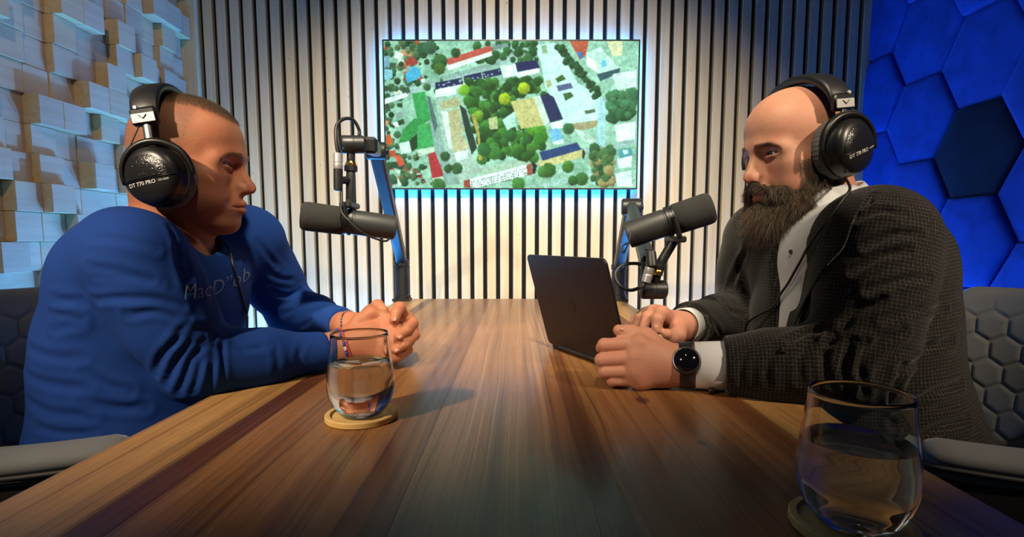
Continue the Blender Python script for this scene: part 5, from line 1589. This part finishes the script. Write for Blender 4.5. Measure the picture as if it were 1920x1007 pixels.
def jacket_mesh(name, V, F, parent):
    me = mesh_np(name, V, F); a = me.attributes.new('weave', 'FLOAT_VECTOR', 'POINT'); a.data.foreach_set('vector', weave_coords(np.asarray(V, float)).ravel())
    return obj(name, me, M_check, parent)
jacket = jacket_mesh('jacket', cj.V, cj.F, B)
# lapels and jacket collar: cloth lying on the jacket front
def lay(cl, left, right, n, m, off):
    """grid between two outlines laid on the cloth"""
    G = []
    Ls = spline([Vector((a, b, 0)) for a, b in left], 8); Rs = spline([Vector((a, b, 0)) for a, b in right], 8)
    for i in range(n+1):
        s = i/n; a = Ls[min(len(Ls)-1, int(s*(len(Ls)-1)))]; b = Rs[min(len(Rs)-1, int(s*(len(Rs)-1)))]
        row = []
        for j in range(m+1):
            p = a.lerp(b, j/m); row.append(cl.hit(p.x, p.y, off))
        G.append(row)
    return G
def lay_mesh(name, G, parent, thick=.003):
    # fill missed points from neighbours
    n, m = len(G), len(G[0]); ref = None
    for i in range(n):
        for j in range(m):
            if G[i][j] is None: G[i][j] = G[i][j-1] if j and G[i][j-1] is not None else (G[i-1][j] if i and G[i-1][j] is not None else None)
    for i in range(n-1, -1, -1):
        for j in range(m-1, -1, -1):
            if G[i][j] is None: G[i][j] = G[i][j+1] if j+1 < m and G[i][j+1] is not None else G[i+1][j]
    vs = np.array([tuple(p) for r in G for p in r]); ii = np.arange(n*m).reshape(n, m)
    f = np.stack([ii[:-1, :-1], ii[:-1, 1:], ii[1:, 1:], ii[1:, :-1]], -1).reshape(-1, 4)
    vs = relax(vs.astype(f32), f, 8, .5)
    o = jacket_mesh(name, vs, f, parent); md = o.modifiers.new('thick', 'SOLIDIFY'); md.thickness = thick; md.offset = 0
    return o
lay_mesh('lapel', lay(cj, [(1592, 352), (1560, 410), (1530, 470), (1502, 530), (1478, 600), (1458, 680)], [(1628, 372), (1606, 420), (1592, 466), (1556, 500), (1505, 590), (1464, 684)], 30, 10, .0045), jacket)
# shirt cuffs
def cuff(e, w, s0, s1, r0, r1, parent):
    d_ = (w-e).normalized(); a = w-d_*s0; b = w-d_*s1; M = axis_M(a, b-a); L = (b-a).length
    m = MB(); m.lathe([(r0, 0), (r0+.0012, .001), (r1+.0012, L), (r1, L-.001), (r0-.0012, .0005), (r0, 0)], 40, M, cap=False); return m.build('cuff', M_white, parent, True)
cuff(elN, wrN, .017, .085, .0370, .0400, shirtB)
cuff(elF, wrF, .006, .060, .0335, .0360, shirtB)
for u, v_, in ((1484, 472), (1456, 566), (1440, 650)):
    p = cs.hit(u, v_, .001)
    if p is not None:
        nn = (Vector((0, 0, CZ))-p).normalized(); m = MB(); m.lathe([(.0, 0), (.0036, 0), (.0038, .0010), (.0025, .0014), (0, .0011)], 16, axis_M(p, (-.75, -.62, .2)), cap=False); m.build('button', M_btn, shirtB, True)
M_trous = plain('trousers_dark', (.015, .015, .018), .85)
trousers(B, -1, .74, 1.0, M_trous, .015, 'trousers', M_shoe)
MB().lathe([(.0, -.004), (.0045, -.0035), (.006, 0), (.0045, .0035), (0, .004)], 16, axis_M(at(1334, 733, .838), (.2, -.8, -.3)), cap=False).build('cufflink', M_btn, shirtB, True)
# ------------------------------------------------------------------ headphones
M_vel = plain('grey_velour', (.13, .13, .135), .95, 0, .8, 700, .15)
M_hp = plain('headphone_black', (.010, .010, .011), .35)
M_hpgl = plain('headphone_cap', (.012, .012, .013), .22, 0, .7, 420)
M_band = plain('band_leatherette', (.012, .012, .014), .42, 0, .15, 250)
M_metal = plain('slider_steel', (.16, .17, .18), .35, .9)
M_silver = plain('silver_plate', (.62, .63, .63), .35, .5)
M_wht = plain('white_print', (.80, .80, .80), .5)
def headphones(fr, k, tau, rot, shift, label, near):
    """near: +1 the left cup faces the camera, -1 the right one"""
    e = empty('headphones'); tag(e, label, 'headphones', 'studio headphones')
    ear = Vector((-.006*k+shift[0], 0, -.014*k+shift[1]))
    base = fr.M() @ Matrix.Translation(ear)
    e.matrix_world = base
    bpy.context.view_layer.update()
    Tm = Matrix.Rotation(-tau, 4, 'Y')                      # band leaning back
    hw = .074*k
    yb, zb = hw+.024, .070-shift[1]
    def arc(a, r=0.0): return Vector((0, (yb+r)*math.cos(a), zb+(.134*k+.0100-shift[1]+r-zb)*math.sin(a)))
    # padded headband
    n = 44; vs = []; fs = []; m_ = 12
    for i in range(n+1):
        a = math.radians(7)+math.radians(166)*i/n
        c = arc(a); t_ = (arc(a+.01)-arc(a-.01)).normalized(); nr = Vector((1, 0, 0)).cross(t_)
        if nr.dot(c-Vector((0, 0, zb))) < 0: nr = -nr
        wv = .021+.003*math.sin(math.pi*i/n); tk = .0085*(.55+.45*min(1, 6*i/n, 6*(n-i)/n))
        for q in range(m_):
            b = 2*math.pi*q/m_; cx_, cy_ = math.cos(b), math.sin(b)
            cx_ = math.copysign(abs(cx_)**.6, cx_); cy_ = math.copysign(abs(cy_)**.7, cy_)
            vs.append(tuple(Tm @ (c+Vector((wv*cx_, 0, 0))+nr*(tk*cy_))))
    for i in range(n):
        for q in range(m_): fs.append((i*m_+q, i*m_+(q+1) % m_, (i+1)*m_+(q+1) % m_, (i+1)*m_+q))
    fs.append(tuple(range(m_))[::-1]); fs.append(tuple(range(n*m_, (n+1)*m_)))
    band = obj('headband', mesh_np('headband', vs, None, fs, True), M_band, e)
    for s in (-1, 1):
        # end cap with the silver plate
        C = Tm @ Matrix.Translation((0, s*(yb+.002), zb+.004))
        cap_ = MB().box((-.020, -.007, -.013), (.020, .007, .016), .004, C).build('band_end', M_hp, band, True, sharp=40)
        y0, y1 = (.0062, .0082) if s > 0 else (-.0082, -.0062)
        pl_ = MB().box((-.0175, y0, -.009), (.0175, y1, .006), .0007, C).build('plate', M_silver, cap_)
        v_ = MB()
        for sg in (-1, 1):
            v_.tube([(0, s*.0086, -.003), (sg*.006, s*.0086, .003)], .0007, 6)
        v_.v = [tuple(C @ Vector(p)) for p in v_.v]; v_.build('v_mark', M_hp, cap_)
        MB().lathe([(.0035, 0), (.0035, .0015), (.0025, .0028)], 14, C @ Matrix.Translation((-.008, s*.006, .0155)) @ Matrix.Rotation(-s*math.pi/2, 4, 'X')).build('screw', M_silver, cap_, True, sharp=40)
        # slider and fork
        yf = s*(hw+.034)
        sl = MB(); pts = [Tm @ Vector((0, s*(yb+.003), zb-.006)), Tm @ Vector((0, s*(yb+.006), zb-.022)), Tm @ Vector((0, s*(yb+.011), .052))]
        pts = [pts[0], pts[0].lerp(pts[2], .45), pts[2]]
        sl.tube(spline(pts, 6), .0070, 12, flat=(1.0, .42), up=(0, 1, 0)); sl.build('slider', M_metal, e, True)
        fk = MB(); P = []
        for i in range(25):
            a = math.radians(-8)+math.radians(196)*i/24
            P.append(Tm @ Vector((.0525*math.cos(a), yf+s*.002*math.sin(a), .0535*math.sin(a))))
        fk.tube(P, [.0045+.0035*math.sin(math.pi*i/24) for i in range(25)], 12, flat=(1.0, .75)); fk.build('fork', M_hp, e, True)
        # cup, pad
        Cm = Tm @ Matrix.Rotation(s*math.radians(13), 4, 'Z') @ Matrix.Rotation(rot, 4, 'Y') @ Matrix.Rotation(-s*math.pi/2, 4, 'X')     # local z outward
        O = Matrix.Translation((0, s*(hw-.003), 0)) @ Cm
        pad = MB().lathe([(.026, -.002), (.034, -.0045), (.046, -.004), (.0515, .002), (.0525, .009), (.0515, .016), (.048, .0195), (.030, .0195), (.026, .012), (.026, -.002)], 160, None, cap=False)
        pad.v = [tuple(O @ Vector((x*(1+.010*math.sin(40*math.atan2(y, x))*min(1, max(0, (math.hypot(x, y)-.03)/.015))), y*(1+.010*math.sin(40*math.atan2(y, x))*min(1, max(0, (math.hypot(x, y)-.03)/.015))), z))) for x, y, z in pad.v]
        pad = pad.build('ear_pad', M_vel, e, True)
        cup = MB().lathe([(.0, .018), (.049, .018), (.0505, .021), (.0505, .027), (.0480, .030), (.0472, .040), (.0440, .047), (.036, .0515), (.022, .0540), (.0, .0548)], 56, O, cap=False).build('ear_cup', M_hp, e, True, sharp=40)
        # upper cap with leather grain: a D-shaped shield above the print line
        nn = 28; vs2 = []; fs2 = []
        up_ = -1 if s > 0 else 1                            # local y of the cup that points up
        Rz = Matrix.Rotation(s*math.radians(13), 3, 'Z')
        upv = (Cm.inverted().to_3x3() @ (Tm.to_3x3() @ (Rz @ Vector((math.sin(rot), 0, math.cos(rot))))))
        frw = (Cm.inverted().to_3x3() @ (Tm.to_3x3() @ (Rz @ Vector((math.cos(rot), 0, -math.sin(rot))))))
        def dome(r): return float(np.interp(r, [0, .022, .036, .044, .0472], [.0548, .0540, .0515, .047, .040]))
        rows = 10
        for j in range(rows+1):
            for i in range(nn+1):
                ang = math.pi*i/nn; rr_ = .0395*j/rows
                X_ = rr_*math.cos(ang)*1.0; Z_ = rr_*math.sin(ang)*.92-.004
                p = frw*X_+upv*Z_; z_ = dome(math.hypot(X_, Z_))+.0009+.0022*(1-(j/rows)**6)
                vs2.append(tuple(O @ Vector((p.x, p.y, z_))))
        for j in range(rows):
            for i in range(nn): fs2.append((j*(nn+1)+i, j*(nn+1)+i+1, (j+1)*(nn+1)+i+1, (j+1)*(nn+1)+i))
        obj('cap', mesh_np('cap', vs2, None, fs2, True), M_hpgl, cup)
        # print below the cap
        for txt, size, dx in (('DT 770 PRO', .0088, -.010), ('250 OHM', .0040, .026)):
            tm = text_mesh(txt, size); vv = []
            for v0 in tm.vertices:
                X_ = (v0.co.x+dx)*(-s); Z_ = v0.co.y-.0115
                p = frw*X_+upv*Z_; vv.append(tuple(O @ Vector((p.x, p.y, dome(math.hypot(X_, Z_))+.0004))))
            lt = obj('lettering', mesh_np('lettering', vv, None, [tuple(p.vertices) for p in tm.polygons], False), M_wht, cup)
        MB().tube([O @ Vector((*(frw*q+upv*-.0055).xy, dome(min(.047, math.hypot(q, .0055)))+.0006)) for q in np.linspace(-.043, .043, 14)], .0011, 6).build('rib', M_hp, cup, True)
        # thin lead between the band and the cup
        MB().tube(spline([Tm @ Vector((-.010, s*(yb+.004), zb-.006)), Tm @ Vector((-.030, s*(yb+.010), .052)), Tm @ Vector((-.047, s*(hw+.036), .034)), Tm @ Vector((-.046, s*(hw+.034), .018))], 6), .0013, 6).build('lead', M_cable, e, True)
    return e, base, hw
hpA, bA, hwA = headphones(frA, .985, math.radians(13), math.radians(-1), (.012, -.020), 'black headphones with grey ear pads on the man in blue', -1)
hpB, bB, hwB = headphones(frB, .945, math.radians(2), math.radians(14), (-.004, .000), 'black headphones with grey ear pads on the bald bearded man', 1)
def hp_cable(e, base, pts, r=.0022):
    inv = base.inverted(); MB().tube(spline([inv @ Vector(p) for p in pts], 8), r, 8).build('cable', M_cable, e, True)
lc = bA @ Vector((.012, hwA+.030, -.050))
hp_cable(hpA, bA, [lc, at(408, 440, 1.03), clothA.hit(424, 470, .006) or at(424, 470, 1.0), clothA.hit(436, 510, .005) or at(436, 510, .98), clothA.hit(450, 560, .005) or at(450, 560, .97), clothA.hit(457, 590, .006) or at(457, 590, .97), at(465, 628, .99), at(480, 680, 1.0)])
def near_hit(u, v_):
    c_ = [p for p in (cj.hit(u, v_, .008), cs.hit(u, v_, .008)) if p is not None]
    return min(c_, key=lambda p: p.y) if c_ else at(u, v_, .95)
lc = bB @ Vector((.010, hwB+.034, -.050))
hp_cable(hpB, bB, [lc]+[near_hit(u, v_) for u, v_ in ((1598, 362), (1585, 382), (1570, 402), (1553, 424), (1538, 444), (1524, 464), (1510, 486), (1497, 508), (1485, 530), (1470, 553), (1452, 574), (1432, 590), (1410, 606), (1390, 624))])

# ------------------------------------------------------------------ watch and bracelets
def ring_M(c, d): return axis_M(c, d)
dN = (wrN-elN).normalized(); wc = wrN-dN*.003
wt = empty('wrist_watch', wc); tag(wt, 'black round smartwatch on the wrist beside the white cuff', 'watch')
band_mesh(ring_on(VB_, FB_, wc, dN, 48, .0008), dN, .021, .0022, 'strap', M_blk, wt)
fd = Vector((-.10, -.92, .40)); fd = (fd-dN*fd.dot(dN)).normalized()
Mf = axis_M(fd*.0325, fd)
MB().lathe([(.0, -.004), (.0205, -.004), (.0220, -.002), (.0225, .005), (.0212, .0085), (.0195, .0090), (.0190, .0080), (0, .0080)], 48, Mf, cap=False).build('case', M_blk, wt, True, sharp=35)
MB().lathe([(.0, .0082), (.0185, .0082), (.0183, .0086), (0, .0088)], 40, Mf, cap=False).build('glass_face', plain('watch_glass', (.004, .004, .005), .08), wt, True)
MB().tube([Mf @ Vector((.0205*math.cos(a), .0205*math.sin(a), .0089)) for a in np.linspace(2.0, 4.0, 16)], .0005, 6).build('bezel_mark', M_silver, wt, True)
shN_, elA, wA = at(222, 452, .835), at(368, 688, .865), at(620, 657, 1.0)
hA = at(690, 630, 1.02); dA = (hA-wA).normalized(); bc = wA+dA*.026
br = empty('bracelet', bc); tag(br, 'woven blue and red bracelet on the wrist behind the glass', 'bracelet')
Mr = axis_M((0, 0, 0), dA)
M_bblue = plain('thread_blue', (.02, .05, .40), .6); M_bred = plain('thread_red', (.55, .05, .03), .6); M_bwh = plain('thread_white', (.6, .62, .7), .6)
rgA = ring_on(VA_, FA_, bc, dA, 44, .0014)
MB().tube([p+dA*.0035 for p in rgA]+[rgA[0]+dA*.0035], .0023, 8).build('red_cord', M_bred, br, True)
bd = MB().box((-.0022, -.0034, -.0030), (.0022, .0034, .0030), .0008).build('blue_bead', M_bblue, br); wb_ = None
for i in range(22):
    p = rgA[i*2]; xq = p.normalized(); yq = dA.cross(xq).normalized(); Mx = basis(xq, yq, dA, p-dA*.0022)
    if i % 4 == 3:
        if wb_ is None: wb_ = MB().box((-.0022, -.0034, -.0030), (.0022, .0034, .0030), .0008).build('white_bead', M_bwh, br); o = wb_
        else: o = wb_.copy(); COL.objects.link(o)
    else:
        o = bd if i == 0 else bd.copy()
        if i: COL.objects.link(o)
    o.matrix_local = Mx
wF = at(652, 611, 1.135); hF = at(757, 594, 1.10); dF = (hF-wF).normalized(); bc = wF+dF*.006
b2 = empty('bracelet', bc); tag(b2, 'thin dark beaded bracelet on the far wrist', 'bracelet')
rgF = ring_on(VA_, FA_, bc, dF, 30, .0014)
MB().tube(rgF+[rgF[0]], .0008, 6).build('thread', M_blk, b2, True)
M_bead = plain('bead_steel', (.25, .25, .26), .25, .8); bd = None
for i in range(30):
    p = rgF[i]
    if bd is None:
        bd = MB().lathe([(.0, -.0022), (.0016, -.0016), (.0022, 0), (.0016, .0016), (0, .0022)], 10, cap=False).build('bead', M_bead, b2, True); o = bd
    else: o = bd.copy(); COL.objects.link(o)
    o.location = p
# people: root at the seat, parts keep their places
for root, base_ in ((A, Vector((-.76, 1.0, 0))), (B, Vector((.72, 1.0, 0)))):
    root.location = base_
    for ch in root.children: ch.location = ch.location-base_
